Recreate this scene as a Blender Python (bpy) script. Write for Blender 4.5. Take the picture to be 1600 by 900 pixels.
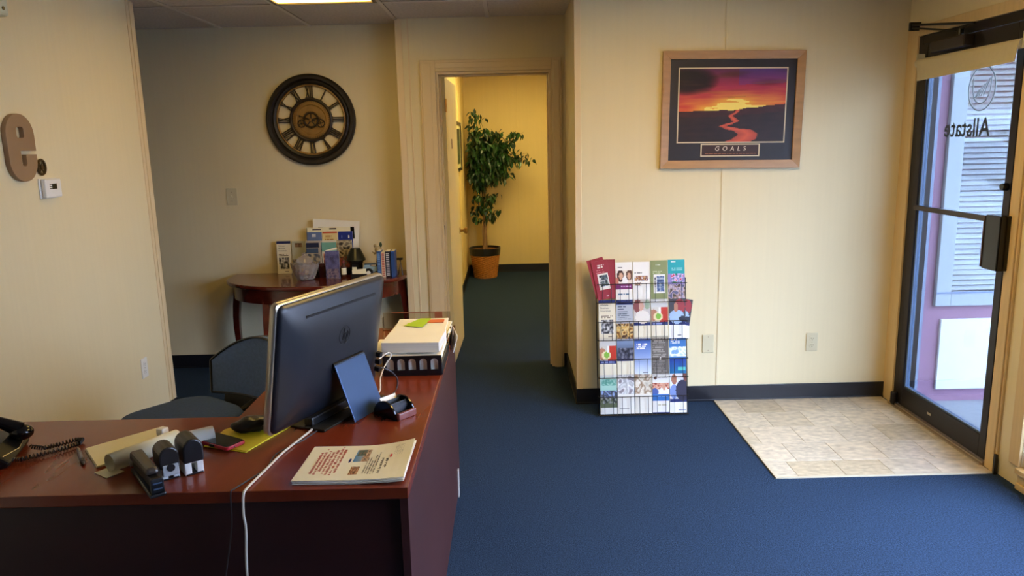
import bpy, math, random
from math import sin, cos, pi, radians as R
from mathutils import Vector, Matrix, noise

# ------------------------------------------------------------ camera, world, light, exposure
S = bpy.context.scene
COL = S.collection
for o in list(bpy.data.objects): bpy.data.objects.remove(o)

cam = bpy.data.objects.new('camera', bpy.data.cameras.new('camera'))
COL.objects.link(cam)
yaw, pit, rol = 0.0001, 0.1891, -0.0238
fw = Vector((sin(yaw)*cos(pit), cos(yaw)*cos(pit), -sin(pit)))
rt = Vector((cos(yaw), -sin(yaw), 0)); up = rt.cross(fw)
r2 = cos(rol)*rt + sin(rol)*up; u2 = -sin(rol)*rt + cos(rol)*up
m = Matrix((r2, u2, -fw)).transposed().to_4x4(); m.translation = (0, 0, 1.58)
cam.matrix_world = m
cam.data.sensor_width = 36; cam.data.lens = 1176.9*36/1600
cam.data.clip_start = 0.02
S.camera = cam

W = bpy.data.worlds.new('overcast sky'); S.world = W; W.use_nodes = True
bg = W.node_tree.nodes['Background']
bg.inputs[0].default_value = (0.66, 0.83, 1.27, 1)
bg.inputs[1].default_value = 25.5

S.view_settings.view_transform = 'Standard'
S.view_settings.look = 'None'
S.view_settings.gamma = 1
S.view_settings.use_curve_mapping = False
S.view_settings.exposure = 0.5

def portal(name, loc, rot, sx, sy):
    l = bpy.data.lights.new(name, 'AREA'); l.shape = 'RECTANGLE'; l.size = sx; l.size_y = sy
    l.cycles.is_portal = True
    o = bpy.data.objects.new(name, l); COL.objects.link(o); o.location = loc; o.rotation_euler = rot
portal('window_portal', (2.44, 1.73, 1.115), (0, R(90), 0), 1.97, 2.86)
portal('door_portal', (2.44, 3.85, 1.05), (0, R(90), 0), 2.1, 0.9)

# ------------------------------------------------------------ helpers
def lin(c):
    c = c/255.0
    return c/12.92 if c <= 0.04045 else ((c+0.055)/1.055)**2.4
def L3(c): return (lin(c[0]), lin(c[1]), lin(c[2]), 1)

MATS = {}
def mat(name, col, rough=0.5, metal=0.0, spec=0.5, vary=0.0, scale=8.0, stretch=(1,1,1), bump=0.0, bscale=80.0,
        emit=None, estr=0.0, trans=0.0, coat=0.0):
    if name in MATS: return MATS[name]
    M = bpy.data.materials.new(name); M.use_nodes = True; MATS[name] = M
    nt = M.node_tree; b = nt.nodes['Principled BSDF']
    c = L3(col)
    b.inputs['Base Color'].default_value = c
    b.inputs['Roughness'].default_value = rough
    b.inputs['Metallic'].default_value = metal
    b.inputs['Specular IOR Level'].default_value = spec
    b.inputs['Coat Weight'].default_value = coat
    b.inputs['Transmission Weight'].default_value = trans
    if emit:
        b.inputs['Emission Color'].default_value = (*emit, 1); b.inputs['Emission Strength'].default_value = estr
    if vary or bump:
        tc = nt.nodes.new('ShaderNodeTexCoord'); mp = nt.nodes.new('ShaderNodeMapping')
        mp.inputs['Scale'].default_value = stretch
        nt.links.new(tc.outputs['Object'], mp.inputs[0])
    if vary:
        n = nt.nodes.new('ShaderNodeTexNoise'); n.inputs['Scale'].default_value = scale; n.inputs['Detail'].default_value = 6
        nt.links.new(mp.outputs[0], n.inputs['Vector'])
        r = nt.nodes.new('ShaderNodeValToRGB')
        r.color_ramp.elements[0].position = 0.3; r.color_ramp.elements[1].position = 0.7
        r.color_ramp.elements[0].color = (c[0]*(1-vary), c[1]*(1-vary), c[2]*(1-vary), 1)
        r.color_ramp.elements[1].color = (min(1, c[0]*(1+vary)), min(1, c[1]*(1+vary)), min(1, c[2]*(1+vary)), 1)
        nt.links.new(n.outputs['Fac'], r.inputs[0]); nt.links.new(r.outputs[0], b.inputs['Base Color'])
    if bump:
        n2 = nt.nodes.new('ShaderNodeTexNoise'); n2.inputs['Scale'].default_value = bscale; n2.inputs['Detail'].default_value = 4
        nt.links.new(mp.outputs[0], n2.inputs['Vector'])
        bp = nt.nodes.new('ShaderNodeBump'); bp.inputs['Strength'].default_value = bump; bp.inputs['Distance'].default_value = 0.01
        nt.links.new(n2.outputs['Fac'], bp.inputs['Height']); nt.links.new(bp.outputs[0], b.inputs['Normal'])
    return M

def glass_mat(name, tint, refl=1.0, rough=0.0):
    if name in MATS: return MATS[name]
    M = bpy.data.materials.new(name); M.use_nodes = True; MATS[name] = M
    nt = M.node_tree; nt.nodes.clear()
    out = nt.nodes.new('ShaderNodeOutputMaterial'); mix = nt.nodes.new('ShaderNodeMixShader')
    t = nt.nodes.new('ShaderNodeBsdfTransparent'); g = nt.nodes.new('ShaderNodeBsdfGlossy'); f = nt.nodes.new('ShaderNodeFresnel')
    f.inputs['IOR'].default_value = 1.45*refl; t.inputs[0].default_value = (*tint, 1); g.inputs['Roughness'].default_value = rough
    ge = nt.nodes.new('ShaderNodeNewGeometry'); inv = nt.nodes.new('ShaderNodeMath'); inv.operation = 'SUBTRACT'; inv.inputs[0].default_value = 1
    mu = nt.nodes.new('ShaderNodeMath'); mu.operation = 'MULTIPLY'    # reflect at the entering face only
    nt.links.new(ge.outputs['Backfacing'], inv.inputs[1]); nt.links.new(inv.outputs[0], mu.inputs[0]); nt.links.new(f.outputs[0], mu.inputs[1])
    nt.links.new(mu.outputs[0], mix.inputs[0]); nt.links.new(t.outputs[0], mix.inputs[1]); nt.links.new(g.outputs[0], mix.inputs[2])
    nt.links.new(mix.outputs[0], out.inputs[0])
    return M

def print_mat(name='printed paper', rough=0.45, spec=0.4):
    if name in MATS: return MATS[name]
    M = bpy.data.materials.new(name); M.use_nodes = True; MATS[name] = M
    nt = M.node_tree; b = nt.nodes['Principled BSDF']; b.inputs['Roughness'].default_value = rough
    b.inputs['Specular IOR Level'].default_value = spec
    a = nt.nodes.new('ShaderNodeAttribute'); a.attribute_name = 'Col'
    nt.links.new(a.outputs['Color'], b.inputs['Base Color'])
    return M

class MB:
    def __init__(s): s.v=[]; s.f=[]; s.mi=[]; s.fc={}
    def add(s, vs, fs, mi=0, T=None):
        n=len(s.v)
        s.v += [tuple(T @ Vector(p)) if T is not None else tuple(p) for p in vs]
        s.f += [tuple(i+n for i in f) for f in fs]; s.mi += [mi]*len(fs)
        return s
    def box(s, x0,x1,y0,y1,z0,z1, mi=0, T=None):
        vs=[(x,y,z) for z in (z0,z1) for y in (y0,y1) for x in (x0,x1)]
        return s.add(vs, [(0,2,3,1),(4,5,7,6),(0,1,5,4),(2,6,7,3),(0,4,6,2),(1,3,7,5)], mi, T)
    def cyl(s, p0,p1,r0,r1=None,n=16,mi=0,T=None):
        r1 = r0 if r1 is None else r1
        return s.tube([p0,p1],[r0,r1],n,mi,T)
    def tube(s, path, r, n=8, mi=0, T=None, closed=False):
        P=[Vector(p) for p in path]; N=len(P)
        rs = r if isinstance(r,(list,tuple)) else [r]*N
        vs=[]; prev=None
        for i,p in enumerate(P):
            if closed: t=P[(i+1)%N]-P[i-1]
            else: t=(P[min(i+1,N-1)]-P[max(i-1,0)])
            if t.length<1e-9: t=Vector((0,0,1))
            t.normalize()
            if prev is None:
                a=Vector((0,0,1)) if abs(t.z)<.9 else Vector((1,0,0))
                u=t.cross(a).normalized()
            else:
                u=(prev-t*prev.dot(t))
                u = u.normalized() if u.length>1e-6 else t.orthogonal().normalized()
            prev=u; w=t.cross(u)
            for k in range(n):
                a=2*pi*k/n; vs.append(p+(u*cos(a)+w*sin(a))*rs[i])
        fs=[]
        for i in range(N if closed else N-1):
            j=(i+1)%N
            for k in range(n): fs.append((i*n+k,i*n+(k+1)%n,j*n+(k+1)%n,j*n+k))
        if not closed: fs += [tuple(range(n))[::-1], tuple(range((N-1)*n,N*n))]
        return s.add(vs,fs,mi,T)
    def lathe(s, prof, n=32, mi=0, T=None, cap=True):
        vs=[(r*cos(2*pi*k/n), r*sin(2*pi*k/n), z) for r,z in prof for k in range(n)]
        fs=[(i*n+k,i*n+(k+1)%n,(i+1)*n+(k+1)%n,(i+1)*n+k) for i in range(len(prof)-1) for k in range(n)]
        if cap: fs += [tuple(range(n))[::-1], tuple(range((len(prof)-1)*n,len(prof)*n))]
        return s.add(vs,fs,mi,T)
    def prism(s, pts, z0, z1, mi=0, T=None):
        n=len(pts)
        vs=[(x,y,z0) for x,y in pts]+[(x,y,z1) for x,y in pts]
        fs=[tuple(range(n))[::-1], tuple(range(n,2*n))]+[(i,(i+1)%n,n+(i+1)%n,n+i) for i in range(n)]
        return s.add(vs,fs,mi,T)
    def loft(s, rings, mi=0, T=None, cap=True):
        n=len(rings[0]); vs=[p for r in rings for p in r]
        fs=[(i*n+k,i*n+(k+1)%n,(i+1)*n+(k+1)%n,(i+1)*n+k) for i in range(len(rings)-1) for k in range(n)]
        if cap: fs += [tuple(range(n))[::-1], tuple(range((len(rings)-1)*n,len(rings)*n))]
        return s.add(vs,fs,mi,T)
    def sphere(s, c, r, n=16, m=10, mi=0, T=None, sc=(1,1,1)):
        vs=[];
        for i in range(m+1):
            a=pi*i/m
            for k in range(n):
                b=2*pi*k/n; vs.append((c[0]+r*sc[0]*sin(a)*cos(b), c[1]+r*sc[1]*sin(a)*sin(b), c[2]-r*sc[2]*cos(a)))
        fs=[(i*n+k,i*n+(k+1)%n,(i+1)*n+(k+1)%n,(i+1)*n+k) for i in range(m) for k in range(n)]
        return s.add(vs,fs,mi,T)
    def build(s, name, mats, parent=None, smooth=False, bevel=0, loc=None, rot=None, seg=2):
        me=bpy.data.meshes.new(name); me.from_pydata([tuple(v) for v in s.v],[],s.f)
        if not isinstance(mats,(list,tuple)): mats=[mats]
        for q in mats: me.materials.append(q)
        me.polygons.foreach_set('material_index', s.mi)
        if s.fc:
            a=me.color_attributes.new('Col','FLOAT_COLOR','CORNER'); k=0
            for p in me.polygons:
                c=s.fc.get(p.index,(.8,.8,.8,1))
                for li in p.loop_indices: a.data[li].color=c
        me.validate(); me.update()
        if smooth:
            me.shade_smooth(); me.set_sharp_from_angle(angle=R(smooth if smooth is not True else 40))
        o=bpy.data.objects.new(name, me); COL.objects.link(o)
        if parent: o.parent=parent
        if loc: o.location=loc
        if rot: o.rotation_euler=rot
        if bevel:
            b=o.modifiers.new('edge','BEVEL'); b.width=bevel; b.segments=seg; b.limit_method='ANGLE'; b.angle_limit=R(40); b.harden_normals=False
        return o

def tag(o, label=None, cat=None, group=None, kind=None):
    if label: o['label']=label
    if cat: o['category']=cat
    if group: o['group']=group
    if kind: o['kind']=kind
    return o
def thing(name, label, cat, loc=(0,0,0), rz=0, group=None, rot=None):
    o=bpy.data.objects.new(name,None); COL.objects.link(o); o.empty_display_size=.05
    o.location=loc; o.rotation_euler = rot if rot else (0,0,rz)
    return tag(o,label,cat,group)
def struct(o): o['kind']='structure'; return o
def sempty(name, loc=(0,0,0)):
    o=bpy.data.objects.new(name,None); COL.objects.link(o); o.location=loc; o['kind']='structure'; return o
def dup(root, loc=None, rot=None, label=None):
    r=root.copy(); COL.objects.link(r)
    if loc is not None: r.location=loc
    if rot is not None: r.rotation_euler=rot
    if label: r['label']=label
    for ch in list(root.children):
        c=ch.copy(); COL.objects.link(c); c.parent=r
        for g in list(ch.children):
            d=g.copy(); COL.objects.link(d); d.parent=c
    return r

def text_obj(name, s, size, m, parent=None, T=None, ext=0.0004, align='CENTER', loc=None, rot=None, spacing=1.0, label=None, shear=0, sx=1.0, bold=0.0):
    cu=bpy.data.curves.new(name,'FONT'); cu.body=s; cu.size=size; cu.extrude=ext; cu.align_x=align; cu.align_y='CENTER'
    cu.space_character=spacing; cu.offset=bold; cu.shear=shear; cu.resolution_u=3
    t=bpy.data.objects.new('tmp',cu); COL.objects.link(t)
    bpy.context.view_layer.update()
    me=bpy.data.meshes.new_from_object(t.evaluated_get(bpy.context.evaluated_depsgraph_get()))
    bpy.data.objects.remove(t)
    me.materials.clear(); me.materials.append(m)
    if sx!=1: me.transform(Matrix.Diagonal((sx,1,1,1)))
    if T is not None: me.transform(T)
    o=bpy.data.objects.new(name,me); COL.objects.link(o)
    if parent: o.parent=parent
    if loc: o.location=loc
    if rot: o.rotation_euler=rot
    if label: o['label']=label
    return o
def curve_obj(name, splines, ext, m, bev=0, parent=None, loc=None, rot=None):
    cu=bpy.data.curves.new(name,'CURVE'); cu.dimensions='2D'; cu.fill_mode='BOTH'; cu.extrude=ext; cu.bevel_depth=bev; cu.bevel_resolution=2
    for pts in splines:
        sp=cu.splines.new('POLY'); sp.points.add(len(pts)-1); sp.use_cyclic_u=True
        for i,p in enumerate(pts): sp.points[i].co=(p[0],p[1],0,1)
    t=bpy.data.objects.new('tmp',cu); COL.objects.link(t); bpy.context.view_layer.update()
    me=bpy.data.meshes.new_from_object(t.evaluated_get(bpy.context.evaluated_depsgraph_get())); bpy.data.objects.remove(t)
    me.materials.clear(); me.materials.append(m)
    o=bpy.data.objects.new(name,me); COL.objects.link(o)
    if parent: o.parent=parent
    if loc: o.location=loc
    if rot: o.rotation_euler=rot
    return o
def rrect(x0,x1,z0,z1,r,n=5):
    p=[]
    for cx,cz,a0 in ((x1-r,z0+r,-90),(x1-r,z1-r,0),(x0+r,z1-r,90),(x0+r,z0+r,180)):
        for k in range(n+1):
            a=R(a0+90*k/n); p.append((cx+r*cos(a),cz+r*sin(a)))
    return p

# ---- printed fronts: a fine grid of cells, each with the colour the print has there
def paint(ops, seed=0, noisy=0.0):
    def fn(u,v):
        c=(236,232,222)
        for op in ops:
            k,u0,v0,u1,v1=op[:5]
            if not(u0<=u<u1 and v0<=v<v1): continue
            if k=='r': c=op[5]
            elif k=='g':
                t=(v-v0)/(v1-v0); c=tuple(op[5][i]*(1-t)+op[6][i]*t for i in range(3))
            elif k=='p':
                sc=op[6] if len(op)>6 else 5
                n=noise.noise(Vector((u*sc+seed*3.1, v*sc*2+seed*1.7, seed)))*1.1+0.5
                L_=len(op[5]); x_=max(0,min(L_-1.001,n*(L_-1)*1.15)); i=int(x_); k_=x_-i; k_=k_*k_*(3-2*k_); n3=noise.noise(Vector((u*19+seed,v*38,seed*2.3)))*26; c=tuple(max(0,min(255,op[5][i][q]*(1-k_)+op[5][i+1][q]*k_+n3)) for q in range(3))
            elif k=='t':
                rows=op[6]; t=(v-v0)/(v1-v0)*rows; fr=t%1
                h=(math.sin((int(t)+1)*78.233+seed*7.7)*43758.5)%1
                on = 0.25<fr<0.75 and u < u1-(u1-u0)*h*0.35
                g=(math.sin(int(u*60)*12.98+int(t)*37.7+seed)*43758.5)%1
                if on and g>0.18: c=op[5]
            elif k=='e':
                du=(u-(u0+u1)/2)/((u1-u0)/2); dv=(v-(v0+v1)/2)/((v1-v0)/2)
                if du*du+dv*dv<1: c=op[5]
        return c
    return fn
def panel(mb, w, h, nx, ny, fn, T=None, mi=0, wave=None):
    """w x h print in the local XZ plane, centred in x, from z=0, facing -Y"""
    n0=len(mb.v); f0=len(mb.f)
    vs=[(w*(i/nx-.5), 0 if wave is None else wave(i/nx,j/ny), h*j/ny) for j in range(ny+1) for i in range(nx+1)]
    fs=[]; 
    for j in range(ny):
        for i in range(nx):
            a=j*(nx+1)+i; fs.append((a,a+1,a+nx+2,a+nx+1))
            mb.fc[f0+len(fs)-1]=L3(fn((i+.5)/nx,(j+.5)/ny))
    mb.add(vs,fs,mi,T)

# ------------------------------------------------------------ materials
wall_m = mat('cream vinyl wall panel',(226,211,170),rough=.62,spec=.3,vary=.012,scale=3,stretch=(18,18,.6),bump=.012,bscale=60)
hall_m = mat('warm cream hall panel',(222,200,140),rough=.6,spec=.3,vary=.015,scale=3,stretch=(12,12,.6))
trim_m = mat('painted cream trim',(226,203,160),rough=.45,vary=.008,scale=4,stretch=(20,20,.8))
jamb_m = mat('tan window casing',(214,186,134),rough=.5,vary=.05,scale=4,stretch=(20,20,.8))
base_m = mat('black vinyl cove base',(22,22,27),rough=.38,vary=.2,scale=3,stretch=(1,1,4))
carpet_m = mat('blue loop carpet',(41,59,82),rough=.95,spec=.12,vary=.55,scale=170,bump=.9,bscale=260)
ceil_m = mat('fissured ceiling tile',(206,196,180),rough=.9,spec=.2,vary=.12,scale=60,bump=.3,bscale=150)
grid_m = mat('white ceiling grid metal',(214,204,184),rough=.4)
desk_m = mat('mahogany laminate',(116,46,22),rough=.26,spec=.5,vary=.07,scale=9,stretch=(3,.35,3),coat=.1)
deskshade_m = mat('mahogany laminate shade side',(62,30,27),rough=.4,spec=.45,vary=.15,scale=5,stretch=(2,2,.5))  # desktop laminate again, darkened in colour for shade on the upright faces
table_m = mat('dark cherry wood',(88,28,18),rough=.18,spec=.55,vary=.3,scale=4,stretch=(.6,4,4),coat=.4)
black_m = mat('black plastic',(16,16,18),rough=.35)
blackg_m = mat('glossy black plastic',(14,14,16),rough=.12)
mblack_m = mat('matt black metal',(20,19,20),rough=.45,metal=.3)
dark_m = mat('dark bronze door frame',(38,34,36),rough=.35,metal=.4)
silver_m = mat('brushed silver plastic',(190,180,160),rough=.28,metal=.7)
white_m = mat('white plastic',(232,230,222),rough=.4)
ivory_m = mat('ivory plate plastic',(206,196,160),rough=.45)
paper_m = mat('white paper',(238,234,220),rough=.7,spec=.2,vary=.02,scale=8)
cream_paper = mat('cream paper',(232,224,190),rough=.7,spec=.2,vary=.02,scale=8)
greyp_m = mat('grey paper edges',(186,176,160),rough=.8,vary=.12,scale=4,stretch=(1,1,90))
brass_m = mat('aged brass',(160,120,60),rough=.3,metal=.9)
pr_m = print_mat()
rail_m = mat('aluminium threshold',(170,152,128),rough=.35,metal=.7)

# ------------------------------------------------------------ setting: walls
H=2.406; HW=H+.035
def wbox(name,x0,x1,y0,y1,z0,z1,m=wall_m): return struct(MB().box(x0,x1,y0,y1,z0,z1).build(name,m))
YP=4.417; YD=5.2185; YC=5.4115; XR=2.267; XL=-2.086
wbox('wall_left', XL-.10,XL,-2.6,4.433,0,HW)
wbox('wall_back', -4.0,-.60,YC,YC+.12,0,HW)
wb=MB(); wb.box(-.7236,-.478,YD,YD+.13,0,HW); wb.box(-.7236,-.60,YD+.13,YC,0,HW); wb.box(.295,.39,YD,YD+.13,0,HW); wb.box(-.478,.295,YD,YD+.13,2.062,HW)
struct(wb.build('wall_doorway',wall_m))
wbox('wall_front', .39,XR+.12,YP,YP+.12,0,HW)
wbox('wall_return', .39,.51,YP+.12,YD+.13,0,HW)
lowbounce_m=mat('low bounce brown',(120,86,56),rough=.5,vary=.2,scale=3,stretch=(8,8,.5))  # brown put on the unseen walls to cut bounced light
wbox('wall_alcove', -4.1,-4.0,2.8,YC+.12,0,HW,lowbounce_m)
wbox('wall_alcove_near', -4.0,XL-.10,2.8,2.9,0,HW,lowbounce_m)
wbox('wall_rear', XL-.10,XR+.12,-2.7,-2.6,0,HW,mat('low bounce brown',(120,86,56),rough=.5,vary=.2,scale=3,stretch=(8,8,.5)))  # same bounce-cutting brown on the unseen rear wall
wbox('wall_hall_left', -.65,-.53,YD+.13,9.35,0,H,hall_m)
wbox('wall_hall_back', -.65,.87,9.35,9.45,0,H,hall_m)
wbox('wall_hall_right', .75,.87,YD+.13,9.35,0,H,hall_m)
wr=MB()   # the wall of the entrance door and the big window
wr.box(XR,XR+.12,4.30,YP,0,HW); wr.box(XR,XR+.12,3.16,3.40,0,HW); wr.box(XR,XR+.12,3.40,4.30,2.105,HW)
wr.box(XR,XR+.12,.30,3.16,2.12,HW); wr.box(XR,XR+.12,.30,3.16,0,.10); wr.box(XR,XR+.12,-2.6,.30,0,HW)
struct(wr.build('wall_right',wall_m))
# thin battens over the panel seams
def trim(n,x0,x1,y0,y1,z0,z1,m=trim_m,b=.0015): return struct(MB().box(x0,x1,y0,y1,z0,z1).build('trim_%d'%n,m,bevel=b))
trim(1,1.234,1.250,YP-.004,YP,.1,H,wall_m)
trim(2,.105,.118,9.346,9.35,.1,H,hall_m)
trim(3,.382,.418,YP-.006,YP,.085,H); trim(4,.382,.39,YP,YP+.03,.085,H)
trim(5,-.735,-.69,YD-.006,YD,.0,HW)
trim(6,-.655,-.645,YD-.004,YD,.0,HW)
trim(7,XL,XL+.006,4.395,4.438,.085,H); trim(8,XL,XL+.004,4.36,4.385,.10,HW); trim(9,XL-.10,XL+.006,4.433,4.44,.085,H)
trim(10,-.53,-.522,8.10,8.14,.1,H,hall_m)
# doorway casing and jambs
cs=MB()
for (a,b_) in ((-.582,-.478),(.295,.362)):
    cs.box(a,b_,YD-.016,YD,0,2.138); cs.box(a+.012,b_-.03 if a<0 else b_-.012,YD-.022,YD-.016,0,2.12)
cs.box(-.478,.295,YD-.016,YD,2.062,2.138); cs.box(-.478,.295,YD-.022,YD-.016,2.085,2.12)
struct(cs.build('trim_11',trim_m,bevel=.003))
jb=MB(); jb.box(-.478,-.462,YD,YD+.13,0,2.062); jb.box(.279,.295,YD,YD+.13,0,2.062); jb.box(-.462,.279,YD,YD+.13,2.046,2.062)
jb.box(-.462,-.45,YD+.05,YD+.085,0,2.046); jb.box(.267,.279,YD+.05,YD+.085,0,2.046); jb.box(-.45,.267,YD+.05,YD+.085,2.034,2.046)
struct(jb.build('trim_12',trim_m,bevel=.002))
# baseboards
def bboard(side,x0,x1,y0,y1): return struct(MB().box(x0,x1,y0,y1,0,.098).box(x0-.004 if x1-x0<.05 else x0,x1+.004 if x1-x0<.05 else x1,y0-.004 if y1-y0<.05 else y0,y1+.004 if y1-y0<.05 else y1,0,.012).build('baseboard_'+side,base_m,bevel=.002))
bboard('front',.385,XR,YP-.009,YP-.0005)
bboard('return',.381,.389,YP-.009,YD-.0005)
bboard('back',-4.0,-.73,YC-.009,YC-.0005)
bboard('doorway',.364,.381,YD-.009,YD-.0005)
bboard('left',XL+.0005,XL+.009,-2.6,4.44)
bboard('left_end',XL-.10,XL+.009,4.4405,4.449)
bboard('hall_back',-.53,.75,9.341,9.3495)
bboard('hall_left',-.5295,-.521,6.2,9.35)
bboard('hall_right',.741,.7495,5.36,9.35)
# ------------------------------------------------------------ floor, with the tiled entry
fl=MB(); fl.box(-4.1,XR+.12,-2.7,9.45,-.06,0)
floor=struct(fl.build('floor',carpet_m))
TX0,TX1,TY0,TY1=1.2336,2.25,3.323,4.408
gr=MB(); gr.box(TX0,TX1,TY0,TY1,0,.0035); g_o=gr.build('grout',mat('grey beige grout',(150,136,112),rough=.7),floor)
tile_cols=[(192,178,152),(184,171,146),(197,184,160),(178,163,134),(188,176,153)]
tms=[]
for i,c in enumerate(tile_cols):
    M=mat('travertine vinyl %d'%i,c,rough=.28,spec=.5,vary=.26,scale=17+3*i,stretch=(1,1.6,1))
    tms.append(M)
rnd=random.Random(4)
ty=TY1; row=0
while ty>TY0+.02:
    h=.228; y0=max(TY0,ty-h); x=TX0-(.0 if row%2==0 else .0)
    xs=[TX0]; off=[.12,.20,.06,.16,.10][row%5]
    xs.append(TX0+off)
    while xs[-1]<TX1-.02: xs.append(min(TX1,xs[-1]+.228))
    for a,b_ in zip(xs,xs[1:]):
        if b_-a<.02: continue
        MB().box(a+.0012,b_-.0012,y0+.0012,ty-.0012,.0,.0048+rnd.random()*.0004).build('tile',tms[rnd.randrange(5)],floor,bevel=.0008,seg=1)
    ty-=h; row+=1
MB().box(TX0-.012,TX0,TY0-.012,TY1,0,.007).box(TX0,TX1,TY0-.012,TY0,0,.007).build('edge_strip',mat('pale edge strip',(190,178,150),rough=.5),floor,bevel=.001)

# ------------------------------------------------------------ ceiling: grid with lay-in tiles
ceiling=MB().box(-4.1,XR+.12,-2.7,9.45,H+.03,H+.10).build('ceiling',mat('plenum board',(120,112,100),rough=.9)); struct(ceiling)
gx=[-.73+.61*k for k in range(-6,6)]; gy=[4.61+1.22*k for k in range(-6,5)]
gb=MB()
for x in gx: gb.box(x-.012,x+.012,-2.6,9.35,H-.004,H)
for y in gy: gb.box(-4.0,XR,y-.012,y+.012,H-.0045,H)
gb.build('ceiling_grid',grid_m,ceiling)
tm=None
for i in range(len(gx)-1):
    for j in range(len(gy)-1):
        x0,x1,y0,y1=gx[i],gx[i+1],gy[j],gy[j+1]
        if any(abs(x0-a)<.01 and abs(y1-b_)<.01 for a,b_ in ((-1.34,4.61),(.49,3.39),(-.12,8.27))): continue
        if y0>5.3 and (x1<-.7 or x0>.8): continue
        if y0>9.4 or y1<-2.8 or x0>2.3: continue
        if tm is None:
            o=MB().box(-.291,.291,-.596,.596,0,.014).build('tile',ceil_m,ceiling,bevel=.004,seg=1); tm=o.data
        else:
            o=bpy.data.objects.new('tile',tm); COL.objects.link(o); o.parent=ceiling
        o.location=((x0+x1)/2,(y0+y1)/2,H+.002+.001*rnd.random())
        # neighbours outside the room's edge are simply hidden above the walls
# ceiling lights
lamp_em=mat('lit prismatic diffuser',(255,240,190),rough=.5,emit=(1.0,.66,.18),estr=4.0)
lamp_hall=mat('lit hall diffuser',(255,240,190),rough=.5,emit=(1.0,.79,.32),estr=13)
def troffer(x0,x1,y0,y1,label,em,z=H):
    cx,cy=(x0+x1)/2,(y0+y1)/2; t=thing('ceiling_light',label,'ceiling light',(cx,cy,z-.004)); w=(x1-x0)/2-.012; d=(y1-y0)/2-.012
    f=MB()
    for a in ((-w,w,-d,-d+.02),(-w,w,d-.02,d),(-w,-w+.02,-d,d),(w-.02,w,-d,d)): f.box(a[0],a[1],a[2],a[3],-.004,.03)
    f.build('frame',mat('bronze lamp door frame',(96,84,62),rough=.4,metal=.4),t)
    MB().box(-w+.02,w-.02,-d+.02,d-.02,.004,.012).build('diffuser',em,t)
troffer(-1.34,-.73,3.39,4.61,'rectangular fluorescent ceiling light in the tile grid above the desk and console table',lamp_em)
troffer(.49,1.10,2.17,3.39,'rectangular fluorescent ceiling light over the middle of the office carpet',mat('lit diffuser bright',(255,240,190),rough=.5,emit=(1.0,.66,.19),estr=12.5))
troffer(-.12,.49,7.05,8.27,'rectangular fluorescent ceiling light over the corridor carpet',lamp_hall)

# ------------------------------------------------------------ entrance door (door_1)
d1=sempty('door_1',(XR,3.85,0))
def part(mb,name,m,par,bev=0,sm=False,**k): return mb.build(name,m,par,smooth=sm,bevel=bev,**k)
fr=MB(); fr.box(.0,.10,.405,.45,0,2.105); fr.box(.0,.10,-.45,-.435,0,2.105); fr.box(.0,.10,-.435,.405,2.06,2.105)
part(fr,'door_frame',dark_m,d1,.002)
part(MB().box(-.002,.043,.352,.403,.022,2.057),'stile',dark_m,d1,.003)
part(MB().box(-.002,.043,-.433,-.383,.022,2.057),'stile',dark_m,d1,.003)
part(MB().box(-.002,.043,-.383,.352,1.955,2.057),'top_rail',dark_m,d1,.003)
part(MB().box(-.002,.043,-.383,.352,.022,.133),'bottom_rail',dark_m,d1,.003)
part(MB().box(-.018,.006,-.383,.352,1.166,1.192),'push_bar',mat('grey bronze bar',(74,66,64),rough=.4,metal=.5),d1,.004)
part(MB().box(.018,.024,-.383,.352,.133,1.955),'glass_pane',glass_mat('tinted door glass',(.37,.39,.39)),d1)
gb2=MB(); gb2.box(.008,.034,.340,.352,.133,1.955); gb2.box(.008,.034,-.383,-.375,.133,1.955); gb2.box(.008,.034,-.375,.340,.133,.142)
part(gb2,'glazing_bead',mat('blue grey glazing seal',(92,112,140),rough=.4),d1,.001)
pb=part(MB().box(-.062,-.002,-.475,-.365,.955,1.208),'lock_case',blackg_m,d1,.006)
part(MB().box(-.066,-.012,-.366,-.358,.962,1.20),'side_plate',mat('brown bronze plate',(96,76,66),rough=.35,metal=.5),d1,.001)
part(MB().cyl((-.03,-.408,1.335),(-.002,-.408,1.335),.016,.018,16),'thumb_turn',blackg_m,d1,.002,45)
cl=part(MB().box(-.055,-.003,-.06,.24,1.995,2.052),'door_closer',mat('dark brown closer body',(50,42,40),rough=.4,metal=.3),d1,.006)
part(MB().cyl((-.03,.02,2.05),(-.03,.02,2.085),.016,.016,12).tube([(-.03,.02,2.082),(-.045,-.12,2.092),(-.05,.45,2.165)],.0065,8).tube([(-.04,.03,2.077),(-.05,.45,2.15)],.005,8).box(-.06,-.002,.442,.462,2.135,2.18),'closer_arm',mblack_m,d1,.001)
part(MB().box(-.004,-.001,.04,.075,.07,.082),'maker_plate',silver_m,d1)
part(MB().cyl((-.02,.405,.02),(-.02,.405,.085),.018,.018,12).box(-.03,-.0,.39,.42,.0,.03),'pivot',dark_m,d1,.002,45)
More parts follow.
